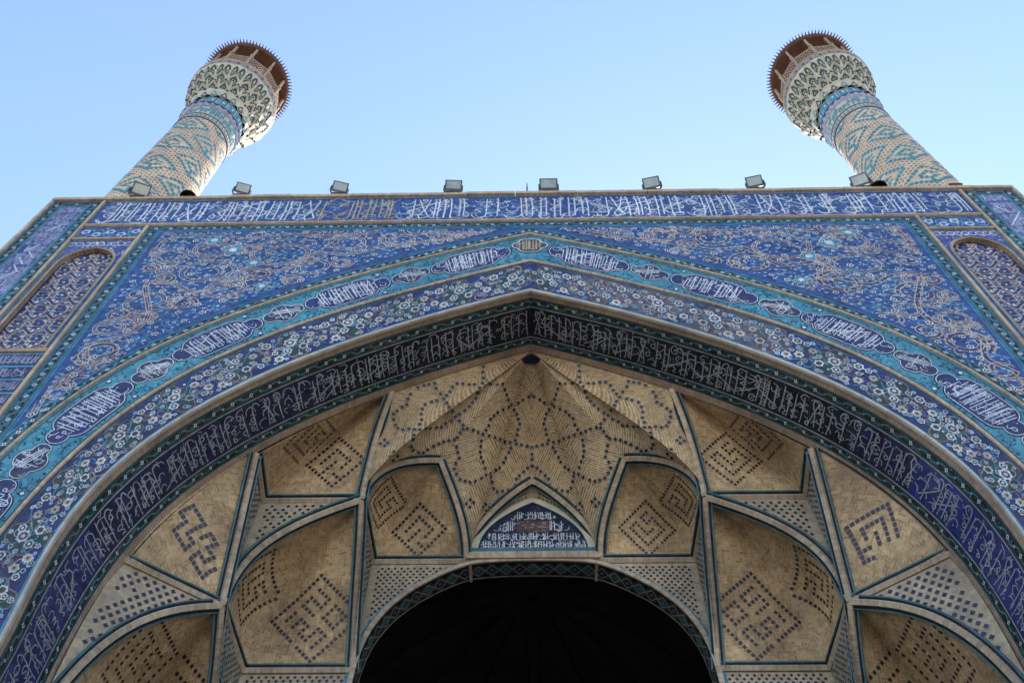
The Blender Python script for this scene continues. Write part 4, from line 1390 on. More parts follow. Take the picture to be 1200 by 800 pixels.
# dotted flat panels between the niches: polygons in a plane, with rows of studs
class Plane:
    """flat panel described in its own (u, v) axes"""
    def __init__(self, o, eu, ev):
        self.o, self.eu, self.ev = V(o), V(eu) / np.linalg.norm(eu), V(ev) / np.linalg.norm(ev)
        self.n = np.cross(self.eu, self.ev)
        if self.n @ (FOCUS - self.o) < 0: self.n = -self.n
    def uv(self, p):
        d = V(p) - self.o
        return (float(d @ self.eu), float(d @ self.ev))
    def at(self, u, v):
        return self.o + u * self.eu + v * self.ev, self.n
def in_poly(x, y, P):
    c = False
    j = len(P) - 1
    for i in range(len(P)):
        if (P[i][1] > y) != (P[j][1] > y) and x < (P[j][0] - P[i][0]) * (y - P[i][1]) / (P[j][1] - P[i][1]) + P[i][0]:
            c = not c
        j = i
    return c
def edge_dist(x, y, P):
    m = 9
    for a, b in zip(P, P[1:] + P[:1]):
        dx, dy = b[0] - a[0], b[1] - a[1]
        L = dx * dx + dy * dy
        t = max(0, min(1, ((x - a[0]) * dx + (y - a[1]) * dy) / L)) if L > 0 else 0
        m = min(m, math.hypot(x - a[0] - t * dx, y - a[1] - t * dy))
    return m
def fill_poly(mb, pl, poly, sx, key):
    import mathutils.geometry as mg
    tris = mg.tessellate_polygon([[Vector((p[0], p[1], 0)) for p in poly]])
    for t in tris:
        mb.face([mirror(pl.at(*poly[i])[0], sx) for i in t], key, [poly[i] for i in t])
def dotted_panel(name, sx, pl, pts3, sp=.135, r=.045, rot=45, key='dot2', ground='pale', fade=None, ori=0.0, margin=.13, pat=None):
    mb = MB()
    rng = random.Random(int(abs(pts3[0][0]) * 100) + sx)
    poly = [pl.uv(p) for p in pts3]
    fill_poly(mb, pl, poly, sx, ground)
    # edging
    c = (sum(p[0] for p in poly) / len(poly), sum(p[1] for p in poly) / len(poly))
    fm = lambda u, v, off=0.0: mirror(pl.at(u, v)[0] + pl.n * off, sx)
    if pat is None:
        us = [p[0] for p in poly]; vs = [p[1] for p in poly]
        i = 0
        v = min(vs)
        co, so = math.cos(ori), math.sin(ori)
        R = 6
        k = int(R / sp)
        for a in range(-k, k):
            for b in range(-k, k):
                x0, y0 = a * sp + (sp / 2 if b % 2 else 0), b * sp * .62
                x, y = c[0] + x0 * co - y0 * so, c[1] + x0 * so + y0 * co
                if in_poly(x, y, poly) and edge_dist(x, y, poly) > margin:
                    if rng.random() < .03: continue
                    kk = key if rng.random() < .8 else 'grey' if rng.random() < .3 else 'dot'
                    blob(mb, diamond(x, y, r, r), fm, .010, kk)
    else:
        pat(mb, pl, fm, poly)
    return mb.build(name, portal)

def edge_lines(mb, sx, c, off=.1):
    pass

def vault():
    crown()
    crown_ribs()
    for sx in (-1, 1):
        niche_pair('upper_squinch', sx, P_, N2_, N1_, A_, (.12, .22, .28), rev(c23), c12,
                   pats=(('front', K1 if sx < 0 else K2, 2.36, .68, .098 if sx < 0 else .082, .05 if sx < 0 else .042, 45), ('side', K2, 3.25, .85, .075, .036, 8)))
        niche_pair('corner_squinch', sx, CC_, CE_, N3_, N1_, (.30, .30, .55), cCe, rev(cC),
                   pats=(('front', K3, 4.08, 1.02, .100, .052, 45 if sx < 0 else 40), ('side', K2, 3.22, 1.2, .10, .046, -14)))
        niche_pair('outer_squinch', sx, DC_, N1_, ET_, T1x, (.2, .25, .4), rev(T1c) if False else (lambda t: T1c(1 - t) + (T1x - T1_) * t), rimD if False else (lambda t: rimD(1 - t)),
                   pats=(('front', K1 if sx < 0 else K2, 3.98, .95, .105 if sx < 0 else .09, .05 if sx < 0 else .044, 45), ('side', K2, 1.8, 1.35, .095, .04, 30)))
        niche_pair('lower_squinch', sx, GC_, GE_, GR_, N3_, (.2, .3, .5), crv(GE_, [5.34, 3.4, 11.0], [5.38, 2.9, 11.7], N3_), rev(cG),
                   pats=(('front', K3, 6.1, 1.35, .125, .05, 45), ('side', K2, 2.6, 1.6, .12, .046, 10)))
        # ribs
        rib('niche_rib', sx, [cC, cCe], flip=sx)
        rib('niche_rib', sx, [crv(P_, N2_), crv(P_, N1_)], flip=sx)
        rib('niche_rib', sx, [crv(DC_, N1_), crv(DC_, ET_)], flip=sx)
        rib('niche_rib', sx, [crv(CC_, CE_), crv(CC_, N3_)], flip=sx)
        rib('niche_rib', sx, [crv(ET_ + V([.02, 0, 0]), N3_)], flip=sx)
        rib('niche_rib', sx, [crv(EL_, N3_)], flip=sx)
        rib('niche_rib', sx, [cG, crv(GE_, [5.34, 3.4, 11.0], [5.38, 2.9, 11.7], N3_)], flip=sx)
        # triangular panel beside the rim
        rE = rim_curve(rim_s_at_z(12.06), rim_s_at_z(14.86), y=1.40, dz=0.0)
        paE = Patch(crv(N3_, rE(0.0)), crv(N3_, rE(1.0)), rE, 'fan', ns=16, nt=12)
        mb = MB()
        draw_patch(mb, paE, sx, 'niche')
        for o, key, w in ((.10, 'vturq', .026), (.14, 'black', .032)):
            pass
        PT = K4 if sx < 0 else K1[:7] + ["#..", "###"]
        th = math.radians(14 if sx < 0 else -40)
        for i, row in enumerate(PT):
            for j, ch in enumerate(row):
                if ch == '#':
                    a_, b_ = (j - 3) * .10 * (1 if sx < 0 else -1), (len(PT) / 2 - i) * .10
                    stud(mb, paE, sx, -.02 + a_ * math.cos(th) - b_ * math.sin(th), 1.2 + a_ * math.sin(th) + b_ * math.cos(th), .054, 'dot2', 45 + math.degrees(th))
        mb.build('triangular_panel', portal)
        rib('rim_edging', sx, [rE], prof=[(.03, .0), (.03, .02), (.075, .02), (.075, .018), (.105, .018)], keys=['black', 'black', 'vturq', 'vturq'], flip=sx, n=30)
        # dotted spandrels
        pl = Plane((0, 2.5, 0), (1, 0, 0), (0, 0, 1))
        pts = [DC_] + [cC(t) * V([1, 0, 1]) + V([0, 2.5, 0]) for t in np.linspace(0, 1, 16)]
        dotted_panel('dotted_spandrel', sx, pl, pts, sp=.16, r=.042, key='dot')
        pl = Plane(EL_, N3_ - EL_, (0, 0, 1))
        rF = rim_curve(rim_s_at_z(9.02), rim_s_at_z(12.06), y=1.40, dz=0.0)
        pts = [EL_] + [N3_] + [cG(t) for t in np.linspace(0.04, .98, 14)] + [V([6.93, 1.40, 9.0])] + [rF(t) + V([.02, 0, 0]) for t in np.linspace(0.02, .97, 12)]
        dotted_panel('dotted_spandrel', sx, pl, pts, sp=.17, r=.05, key='dot2')
        # narrow grey return faces
        for tri in ((P_, N1_, CE_), (DC_, ET_, N3_), (CC_, N3_, GE_)):
            pl = Plane(tri[0], (0, 1, 0), np.cross(np.cross(tri[1] - tri[0], tri[2] - tri[0]), V([0, 1, 0])))
            dotted_panel('return_face', sx, pl, list(tri), sp=.13, r=.035, key='dot', ground='greyb', margin=.08)
    lunette()
    doorway()

# --- lunette over the inner doorway
def lunette():
    mb = MB()
    rng = random.Random(91)
    TY = 4.10
    f = lambda u, v, off=0.0: (u, TY - off, v)
    A = bez3([(0, 16.53), (.72, 16.1), (1.1, 15.65), (1.13, 15.1)], 24)
    for sx in (-1, 1):
        for a, b in zip(A[:-1], A[1:]):
            mb.face([f(sx * a[0], 15.1), f(sx * b[0], 15.1), f(sx * b[0], b[1]), f(sx * a[0], a[1])], 'ink')
    for (x0, x1, z0, z1) in ((-.34, .34, 15.62, 15.98),):
        mb.face([f(x0, z0, .0012), f(x1, z0, .0012), f(x1, z1, .0012), f(x0, z1, .0012)], 'umber')
        for i in range(60):
            x, z = rng.uniform(x0, x1), rng.uniform(z0, z1); a = rng.uniform(0, 6)
            ribbon(mb, [(x, z), (x + .06 * math.cos(a), z + .05 * math.sin(a))], .015, f, .007, rng.choice(['peach', 'black', 'mauve', 'gold']))
    ins = lambda x, z: z > 15.12 and z < np.interp(abs(x), A[:, 0], A[:, 1]) - .04 and not (abs(x) < .35 and 15.62 < z < 15.99)
    thuluth(mb, rng, -1.1, 1.1, 15.12, .24, f, .008, 'white', .017, tall=.26, rows=((.08, .5), (.5, .45)), longs=.2, clip=ins, shafts=(1, 1, 2))
    thuluth(mb, rng, -1.1, 1.1, 15.36, .24, f, .008, 'white', .017, tall=.26, rows=((.08, .5), (.5, .45)), longs=.2, clip=ins, shafts=(1, 1, 2))
    thuluth(mb, rng, -1.0, 1.0, 15.62, .36, f, .008, 'white', .018, tall=.15, rows=((.08, .4), (.5, .35)), longs=.3, clip=ins)
    thuluth(mb, rng, -.7, .7, 16.0, .26, f, .008, 'white', .018, tall=.3, rows=((.08, .45), (.5, .4)), longs=.3, clip=ins)
    vine_specks(mb, rng, -1.1, 1.1, 15.1, 16.5, f, .005, 160, ['grey', 'sky', 'lilac'], .014, ins)
    ob = mb.build('lunette_panel', portal)
    # cream arch and patterned recess and outer rib
    mb = MB()
    def offs(P, d):
        t = np.gradient(P, axis=0); t /= np.linalg.norm(t, axis=1)[:, None]
        n = np.c_[-t[:, 1], t[:, 0]]
        n[:, 0] = np.abs(n[:, 0]); n[:, 1] = np.abs(n[:, 1])
        return P + n * d
    B = offs(A, .15); B[0, 0] = 0
    C = np.array([c34(t) for t in np.linspace(1, 0, 24)])
    for sx in (-1, 1):
        mb.grid(np.array([[(sx * a[0], TY - .05, a[1]), (sx * b[0], TY - .05, b[1])] for a, b in zip(A, B)]), 'mcream', None, smooth=False)
        mb.grid(np.array([[(sx * a[0], TY, a[1]), (sx * a[0], TY - .05, a[1])] for a in A]), 'vturq', None, smooth=False)
        mb.face([(sx * 1.13, TY - .05, 14.98), (sx * 1.28, TY - .05, 14.98), (sx * B[-1, 0], TY - .05, B[-1, 1]), (sx * 1.13, TY - .05, 15.1)], 'mcream')
    mb.build('lunette_arch', portal)
    mb = MB()
    for sx in (-1, 1):
        G = np.array([[(sx * b[0], TY - .05, b[1]), (sx * (b[0] * .5 + c[0] * .5), (TY - .05 + c[1]) / 2 + .03, (b[1] + c[2]) / 2), (sx * c[0], c[1], c[2])] for b, c in zip(B, C)])
        L = np.r_[0, np.cumsum(np.linalg.norm(np.diff(G[:, 1], axis=0), axis=1))]
        UV = np.array([[(l, 0), (l, .2), (l, .4)] for l in L])
        mb.grid(G, 'wall', UV, smooth=False)
        for i in range(1, 23):
            for j in range(4):
                q = G[i, 0] * (1 - (j + .5) / 4) + G[i, 2] * (j + .5) / 4
                if np.linalg.norm(G[i, 0] - G[i, 2]) < .25: continue
                t = G[i + 1, 0] - G[i - 1, 0]; t = t / np.linalg.norm(t)
                w = G[i, 2] - G[i, 0]; w = w / np.linalg.norm(w)
                n = np.cross(t, w); n = n if n @ (FOCUS - q) > 0 else -n
                c = q + n * .012
                off = .03 if j % 2 else -.02
                mb.face([c + t * (off + .035), c + w * .03, c + t * (off - .035), c - w * .03], 'teal' if (i + j) % 2 else 'umber')
    mb.build('lunette_recess', portal)
    for sx in (-1, 1):
        rib('lunette_rib', sx, [c34], flip=sx)
    mb = MB()
    mb.box(-1.28, 1.28, TY - .06, TY + .02, 14.97, 15.095, 'vturq', 'yzZ')
    mb.box(-1.36, 1.36, TY - .085, TY + .02, 14.78, 14.965, 'trim', 'yzZ')
    mb.build('lunette_sill', portal)

# --- back wall with the inner doorway arch
_d = V([(0, 14.74), (.7, 14.72), (1.28, 14.64), (1.79, 14.38), (2.27, 14.03), (2.56, 13.74), (2.79, 13.45), (3.03, 12.98), (3.18, 12.4), (3.24, 11.6), (3.25, 10.4)])
def _catmull(c, n=5):
    out = []
    for i in range(len(c) - 1):
        p0, p1, p2, p3 = c[max(0, i - 1)], c[i], c[i + 1], c[min(len(c) - 1, i + 2)]
        for t in np.linspace(0, 1, n, endpoint=False):
            out.append(0.5 * (2 * p1 + (p2 - p0) * t + (2 * p0 - 5 * p1 + 4 * p2 - p3) * t * t + (3 * p1 - p0 - 3 * p2 + p3) * t ** 3))
    return V(out + [c[-1]])
DOOR = np.vstack([_catmull(_d), V([(3.25, 8.0), (3.25, ZG)])])
def doorway():
    # back wall
    mb = MB()
    YW = 4.14
    for sx in (-1, 1):
        pts = [V([p[0], YW, p[1]]) for p in DOOR] + [V([6.95, YW, ZG]), V([6.95, YW, 9.3]), V([5.28, YW, 9.3]), V([5.28, YW, 12.05]), V([3.29, YW, 12.05]), V([3.29, YW, 14.8]), V([0, YW, 14.83])]
        pl = Plane((0, YW, 0), (1, 0, 0), (0, 0, 1))
        poly = [pl.uv(p) for p in pts]
        fill_poly(mb, pl, poly, sx, 'pale')
        fm = lambda u, v, off=0.0: (sx * u, YW - off, v)
        for a in range(0, 60):
            for b in range(0, 150):
                x, z = a * .13 + (.065 if b % 2 else 0), 6 + b * .082
                if z < 14.72 and in_poly(x, z, poly) and edge_dist(x, z, poly) > .13:
                    blob(mb, diamond(x, z, .036), fm, .01, 'dot')
        for (xx0, yy0, yy1) in ((6.95, 1.4, YW),):
            mb.face([(sx * xx0, yy0, ZG), (sx * xx0, yy1, ZG), (sx * xx0, yy1, 9.4), (sx * xx0, yy0, 9.4)], 'pale', [(yy0, ZG), (yy1, ZG), (yy1, 9.4), (yy0, 9.4)])
    mb.build('rear_wall', portal)
    # door arch: front rib, patterned soffit, far edge
    D = Path(DOOR)
    for sx in (-1, 1):
        mb = MB()
        ss = np.linspace(0, D.len, int(D.len / .12))
        Q = np.array([D.at(s) for s in ss])
        t = np.gradient(Q, axis=0); t /= np.linalg.norm(t, axis=1)[:, None]
        n = np.c_[np.abs(t[:, 1]), np.abs(t[:, 0])]          # away from the opening
        n[0] = (0, 1)
        def fm(s, w, off=0.0):
            q = D.at(s); tt = (D.at(s + .03) - D.at(max(0, s - .03))); tt /= max(1e-6, np.linalg.norm(tt))
            nn = V([-abs(tt[1]), -abs(tt[0])])
            return (sx * (q[0] + nn[0] * off), 4.05 + w, q[1] + nn[1] * off)
        # front rib
        G = np.array([[(sx * (q[0] + m[0] * a), y, q[1] + m[1] * a) for a, y in ((.17, 4.14), (.17, 4.12), (.12, 4.115), (.10, 4.06), (.02, 4.05), (0, 4.05), (0, 4.09))] for q, m in zip(Q, n)])
        for k, key in enumerate(('turq', 'turq', 'black', 'trim', 'trim', 'trim')):
            UV = np.array([[(s, 0), (s, .1)] for s in ss])
            mb.grid(G[:, k:k + 2], key, UV, smooth=False)
        mb.build('doorway_rib', portal)
        mb = MB()
        band_ground(mb, fm, 0, D.len, .04, .44, 'green')
        ribbon(mb, [(0, .06), (D.len, .06)], .03, fm, .006, 'black')
        ribbon(mb, [(0, .43), (D.len, .43)], .03, fm, .012, 'soft')
        k = 0
        s = .0
        while s < 7:
            skip = abs(s - 1.28) < .12
            if not skip:
                blob(mb, diamond(s + .0, .24, .15, .15), fm, .006, 'greyb')
                blob(mb, diamond(s + .0, .24, .118, .118), fm, .010, 'ink' if k % 2 else 'teal')
                blob(mb, diamond(s + .0, .24, .05, .05), fm, .014, 'vturq')
                for w in (.1, .38):
                    blob(mb, diamond(s + .14, w, .07, .05), fm, .008, 'black')
            s += .28; k += 1
        for (a, b) in ((1.26, 1.32),):
            G = np.array([[fm(a, w, -.01), fm(a, w, .05), fm(b, w, .05), fm(b, w, -.01)] for w in (.0, .45)])
            mb.grid(G, 'trim', np.array([[(0, 0), (.05, 0), (.1, 0), (.15, 0)], [(0, .4), (.05, .4), (.1, .4), (.15, .4)]]), smooth=False)
        mb.build('doorway_soffit', portal)
    # dark hall beyond
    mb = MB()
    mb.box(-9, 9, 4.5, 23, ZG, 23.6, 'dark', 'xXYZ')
    # domed ceiling with ribs, corner squinches and a ring of small arches
    A = np.linspace(0, 2 * math.pi, 65)
    dome = [(8.4 * math.cos(t) ** .9, 17.2 + 5.9 * math.sin(t)) for t in np.linspace(0, math.pi / 2 - .02, 14)]
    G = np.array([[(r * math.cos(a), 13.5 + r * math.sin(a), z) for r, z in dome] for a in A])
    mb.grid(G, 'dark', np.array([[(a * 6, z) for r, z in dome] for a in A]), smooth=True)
    FD = V([0, 13.5, 6.0])
    for k in range(16):
        a = math.pi * k / 8
        sweep(mb, [(r * math.cos(a) * .985, 13.5 + r * math.sin(a) * .985, z - .04) for r, z in dome], [(-.22, -.1), (-.16, .16), (.16, .16), (.22, -.1)], ['dark'] * 3, 1, focus=FD)
        b0, b1 = a, a + math.pi / 8
        pts = [(8.3 * math.cos(b0 + (b1 - b0) * t), 13.5 + 8.3 * math.sin(b0 + (b1 - b0) * t), 17.3 + 2.6 * (1 - abs(2 * t - 1) ** 1.8)) for t in np.linspace(0.02, .98, 14)]
        pts = [(p[0] * (1 - .045 * (p[2] - 17.3)), 13.5 + (p[1] - 13.5) * (1 - .045 * (p[2] - 17.3)), p[2]) for p in pts]
        sweep(mb, pts, [(-.14, -.1), (-.1, .22), (.1, .22), (.14, -.1)], ['dark'] * 3, 1, focus=FD)
    for z in (17.2, 21.3):
        r = float(np.interp(z, [q[1] for q in dome], [q[0] for q in dome]))
        sweep(mb, [(r * .985 * math.cos(a), 13.5 + r * .985 * math.sin(a), z) for a in A], [(-.2, -.1), (-.15, .2), (.15, .2), (.2, -.1)], ['dark'] * 3, 1, focus=FD)
    for sx in (-1, 1):
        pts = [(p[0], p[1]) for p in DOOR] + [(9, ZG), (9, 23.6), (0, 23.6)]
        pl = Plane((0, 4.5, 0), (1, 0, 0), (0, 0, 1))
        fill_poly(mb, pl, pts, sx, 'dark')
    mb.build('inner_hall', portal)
vault()

# ------------------------------------------------------------------ minarets
def lathe(mb, prof, key, n=64, uvr=1.0, a0=0.0, a1=2 * math.pi, cx=0, cy=0, smooth=True):
    A = np.linspace(a0, a1, n + 1)
    P = np.array([[(cx + r * math.cos(a), cy + r * math.sin(a), z) for r, z in prof] for a in A])
    cum = [0]
    for p, q in zip(prof[:-1], prof[1:]):
        cum.append(cum[-1] + math.hypot(q[0] - p[0], q[1] - p[1]))
    UV = np.array([[(a * uvr, prof[0][1] + c) for c in cum] for a in A])
    mb.grid(P, key, UV, smooth=smooth)

def rs(z):                       # shaft radius
    return 1.065 - 0.012 * (z - 24.0)

def minaret(name, label, mx_, my_, rot):
    rng = random.Random(7)
    root = thing(name, label, 'minaret', (0, 0, 24.0), 'minarets above the portal')
    cm = lambda r0: (lambda u, v, off=0.0: ((r0(v) + off) * math.cos(u), (r0(v) + off) * math.sin(u), v))
    f = cm(rs)
    mb = MB()
    lathe(mb, [(rs(z), z) for z in np.linspace(23.98, 34.5, 22)], 'mbrick', 64, 1.03)
    # brick-sized glazed insets: twin dotted spirals and key patterns between them
    NC, dz = 60, 0.092
    MOD = 20
    for j in range(int((32.25 - 24.2) / dz)):
        z = 24.2 + j * dz
        for i in range(NC):
            a, b = (i + j) % MOD, (i - j) % MOD
            u0 = 2 * math.pi * i / NC
            du = 2 * math.pi / NC
            if a in (0, 2) or b in (0, 2):
                mb.face([f(u0 + du * .25, z + dz * .25, .012), f(u0 + du * .68, z + dz * .25, .012), f(u0 + du * .68, z + dz * .68, .012), f(u0 + du * .25, z + dz * .68, .012)], 'mauve')
                continue
            if a in (1, 3) or b in (1, 3):
                continue
            p, q = a - 3, b - 3                      # 0..16
            e = MOD - 4
            ring = min(p, e - p, q, e - q)
            on = ring in (1, 2, 5, 6, 9, 10)
            if ring in (1, 2) and abs(p - q) < 2 and p < 5: on = False
            if ring in (3, 4) and abs(p + q - e) < 2 and p < e / 2: on = True
            if ring in (5, 6) and abs(p - q) < 2 and p > e / 2: on = False
            if on and rng.random() > .03:
                mb.face([f(u0 + du * .06, z + dz * .08, .012), f(u0 + du * .9, z + dz * .08, .012), f(u0 + du * .98, z + dz * .86, .012), f(u0 + du * .14, z + dz * .86, .012)], 'mturq')
    # bands below the gallery
    def ring_band(z0, z1, key, off=.015):
        lathe(mb, [(rs(z0), z0), (rs(z0) + off, z0 + .01), (rs(z1) + off, z1 - .01), (rs(z1), z1)], key, 64)
    ring_band(32.28, 32.34, 'navy', .03)
    ring_band(32.34, 32.66, 'mcream', .02)
    for i in range(44):
        u = 2 * math.pi * i / 44
        ribbon(mb, [(u, 32.38), (u + .06, 32.48), (u + .02, 32.55), (u + .10, 32.63)], .03, f, .03, 'mturq')
        ribbon(mb, [(u + .07, 32.38), (u + .10, 32.46)], .03, f, .03, 'teal')
    ring_band(32.66, 32.72, 'navy', .03)
    ring_band(32.72, 33.45, 'mcream', .02)
    for i in range(36):
        u = 2 * math.pi * i / 36
        hh = rng.choice([.25, .45, .62])
        for k in range(2):
            z0 = 32.78 + (.0 if k == 0 else .35 * rng.random())
            ribbon(mb, [(u + .08 * k, z0), (u + .08 * k, min(33.4, z0 + hh))], .055, f, .032, 'mturq' if rng.random() < .8 else 'sky')
        ribbon(mb, [(u, 33.1), (u + .12, 33.1)], .05, f, .03, 'mturq')
    lathe(mb, [(rs(33.45), 33.45), (1.05, 33.5), (1.09, 33.6), (1.05, 33.72), (rs(33.75), 33.77)], 'lilac', 64)
    fr = cm(lambda v: 1.06 + .03 * (1 - abs(v - 33.6) / .12))
    pts = [(2 * math.pi * i / 56, 33.6 + (.05 if i % 2 else -.05)) for i in range(57)]
    ribbon(mb, pts, .06, fr, .014, 'navy', step=.06)
    ring_band(33.77, 34.55, 'mcream', .03)
    for i in range(16):
        u = 2 * math.pi * i / 16
        w = .30
        for (a, b, z0, z1, key, o) in ((u, u + w - .05, 33.86, 34.48, 'teal', .036), (u + .025, u + w - .075, 33.9, 34.44, 'sky', .041), (u + .06, u + w - .11, 33.97, 34.37, 'mturq', .046), (u + w, u + w + .06, 33.84, 34.7, 'mturq', .05)):
            mb.face([f(a, z0, o), f(b, z0, o), f(b, z1, o), f(a, z1, o)], key)
        blob(mb, diamond(u + .125, 34.17, .05, .1), f, .05, 'white')
    shaft = mb.build('shaft', root)
    # corbelled gallery: tiers of small pointed cells
    mb = MB()
    tiers = [(34.5, 1.0, 34.98, 1.13), (34.96, 1.10, 35.52, 1.32), (35.48, 1.29, 36.06, 1.50), (36.02, 1.47, 36.56, 1.62)]
    NCELL = 18
    for k, (z0, r0, z1, r1) in enumerate(tiers):
        sh = (k % 2) * .5
        sub = 6
        for i in range(NCELL):
            ua = 2 * math.pi * (i + sh) / NCELL
            d = 2 * math.pi / NCELL
            rows = []
            for a in range(sub + 1):
                x = a / sub
                col = []
                for b in range(6):
                    y = b / 5
                    hollow = .05 * (1 - (2 * x - 1) ** 2) * (1 - y) ** .6 * (1.0 if k else .3)
                    rr = r0 + (r1 - r0) * (y ** 1.6) + .03 * abs(2 * x - 1)
                    rr = rr + (r1 - r0) * .35 * abs(2 * x - 1) ** 1.5 * (1 - y) - hollow
                    col.append(((rr) * math.cos(ua + d * x), rr * math.sin(ua + d * x), z0 + (z1 - z0) * y))
                rows.append(col)
            rows = np.array(rows)
            mb.grid(rows, 'gcream', None, smooth=False)
            def cell(x, y, off):
                fx, fy = x * sub, y * 5
                ia, ib = min(sub - 1, int(fx)), min(4, int(fy))
                fx -= ia; fy -= ib
                p = rows[ia, ib] * (1 - fx) * (1 - fy) + rows[ia + 1, ib] * fx * (1 - fy) + rows[ia, ib + 1] * (1 - fx) * fy + rows[ia + 1, ib + 1] * fx * fy
                e = V([p[0], p[1], 0]); e = e / np.linalg.norm(e)
                nrm = e * .75 + V([0, 0, -.66])
                return tuple(p + nrm * off)
            fm = lambda u, v, off=0.0: cell(min(1, max(0, u)), min(1, max(0, v)), off)
            if k in (1, 2):
                blob(mb, [(.5, .06), (.80, .32), (.64, .62), (.5, .78), (.36, .62), (.20, .32)], fm, .02, 'green')
                blob(mb, ngon(.5, .34, .15, 8), fm, .028, 'gcream')
                blob(mb, ngon(.5, .34, .10, 6), fm, .034, 'navy' if k == 1 else 'green')
                for s in (-1, 1):
                    blob(mb, [(.5 + s * .42, .98), (.5 + s * .12, .95), (.5 + s * .36, .55)], fm, .02, 'green' if (i + k) % 2 else 'teal')
                    blob(mb, [(.5 + s * .36, .88), (.5 + s * .26, .88), (.5 + s * .34, .74)], fm, .028, 'gcream')
                    ribbon(mb, [(.5 + s * .5, .05), (.5 + s * .28, .62), (.5, .93)], .045, fm, .03, 'gcream', step=.2)
            elif k == 3:
                for x in (.25, .75):
                    blob(mb, [(x - .2, .12), (x + .2, .12), (x + .14, .72), (x, .88), (x - .14, .72)], fm, .02, 'green')
                    blob(mb, [(x - .09, .26), (x + .09, .26), (x, .66)], fm, .03, 'gcream')
            else:
                blob(mb, [(.15, .1), (.85, .1), (.5, .8)], fm, .02, 'mturq' if i % 2 else 'navy')
                blob(mb, [(.3, .2), (.7, .2), (.5, .6)], fm, .03, 'gcream')
    mb.build('muqarnas_gallery', root)
    mb = MB()
    lathe(mb, [(1.50, 36.52), (1.62, 36.56), (1.64, 36.62), (1.64, 36.9), (1.67, 36.94), (1.67, 37.02), (1.2, 37.02), (.3, 37.02)], 'wood2', 64, 1.6)
    fr = cm(lambda v: 1.64)
    for i in range(60):
        u = 2 * math.pi * i / 60
        blob(mb, diamond(u, 36.76, .035, .09), fr, .008, 'sky' if i % 2 else 'navy')
    ribbon(mb, [(2 * math.pi * i / 60, 36.65) for i in range(61)], .04, fr, .008, 'sky')
    mb.build('gallery_rim', root)
    NP = 12
    for i in range(NP):
        u = 2 * math.pi * i / NP
        c, s = math.cos(u), math.sin(u)
        mb = MB()
        def P(r, t, z): return (r * c - t * s, r * s + t * c, z)
        for (za, zb, w) in ((37.02, 38.25, .05), (38.25, 38.36, .068), (38.36, 39.3, .038)):
            pts = [(1.52 - w, -w), (1.52 + w, -w), (1.52 + w, w), (1.52 - w, w)]
            for a, b in zip(pts, pts[1:] + pts[:1]):
                mb.face([P(*a, za), P(*b, za), P(*b, zb), P(*a, zb)], 'wood2')
            for zz in (za, zb):
                mb.face([P(*a, zz) for a in pts], 'wood2')
        mb.build('post', root)
        # pierced lattice panel between two posts
        mb = MB()
        u2 = 2 * math.pi * (i + 1) / NP
        A = V([1.52 * c, 1.52 * s, 0]); B = V([1.52 * math.cos(u2), 1.52 * math.sin(u2), 0])
        e = (B - A); W = np.linalg.norm(e); e /= W
        nrm = V([e[1], -e[0], 0])
        def bar(x0, z0, x1, z1, w, th=.03):
            d = V([x1 - x0, z1 - z0]); d /= np.linalg.norm(d)
            nx, nz = -d[1] * w / 2, d[0] * w / 2
            q = [(x0 + nx, z0 + nz), (x1 + nx, z1 + nz), (x1 - nx, z1 - nz), (x0 - nx, z0 - nz)]
            fr_ = [tuple(A + e * p[0] + V([0, 0, p[1]]) + nrm * th / 2) for p in q]
            bk = [tuple(A + e * p[0] + V([0, 0, p[1]]) - nrm * th / 2) for p in q]
            mb.face(fr_, 'wood2'); mb.face(bk, 'wood2')
            for k in range(4):
                mb.face([fr_[k], fr_[(k + 1) % 4], bk[(k + 1) % 4], bk[k]], 'wood2')
        z0, z1 = 37.08, 38.15
        bar(.05, z0, W - .05, z0, .07); bar(.05, z1, W - .05, z1, .08)
        n = 5
        st = W / n
        for k in range(-9, 8):
            for sgn in (1, -1):
                xs0 = k * st; xs1 = xs0 + (z1 - z0) * .62
                a0, a1 = max(0, xs0), min(W, xs1)
                if a1 - a0 < .03: continue
                za = z0 + (a0 - xs0) / .62; zb = z0 + (a1 - xs0) / .62
                if sgn < 0: za, zb = z1 - (za - z0), z1 - (zb - z0)
                bar(a0, za, a1, zb, .026, .022 + .004 * (sgn > 0))
        mb.build('lattice_panel', root)
    mb = MB()
    lathe(mb, [(.30, 37.0), (.30, 39.35)], 'wood', 20)
    mb.build('stair_core', root)
    mb = MB()
    lathe(mb, [(.05, 39.55), (1.45, 39.28), (1.60, 39.25), (1.64, 39.30), (1.64, 39.46), (1.58, 39.5), (.9, 39.95), (.05, 40.4)], 'wood', 72)
    roof = mb.build('canopy_roof', root)
    mb = MB()
    NS = 84
    for i in range(NS):
        u = 2 * math.pi * i / NS
        c, s = math.cos(u), math.sin(u)
        w = .032
        for (ra, rb, wa, wb, za) in ((1.62, 1.80, w, .008, 39.38),):
            def P(r, t, z): return (r * c - t * s, r * s + t * c, z)
            q0 = [P(ra, -wa, za - wa), P(ra, wa, za - wa), P(ra, wa, za + wa), P(ra, -wa, za + wa)]
            q1 = [P(rb, -wb, za - wb + .02), P(rb, wb, za - wb + .02), P(rb, wb, za + wb + .02), P(rb, -wb, za + wb + .02)]
            for k in range(4):
                mb.face([q0[k], q0[(k + 1) % 4], q1[(k + 1) % 4], q1[k]], 'rust')
            mb.face(q1, 'rust')
    fringe = mb.build('spike_fringe', roof)
    fringe.matrix_parent_inverse = Matrix.Identity(4)
    root.location = (mx_, my_, 24.0)
    root.rotation_euler = (0, 0, rot)
    return root

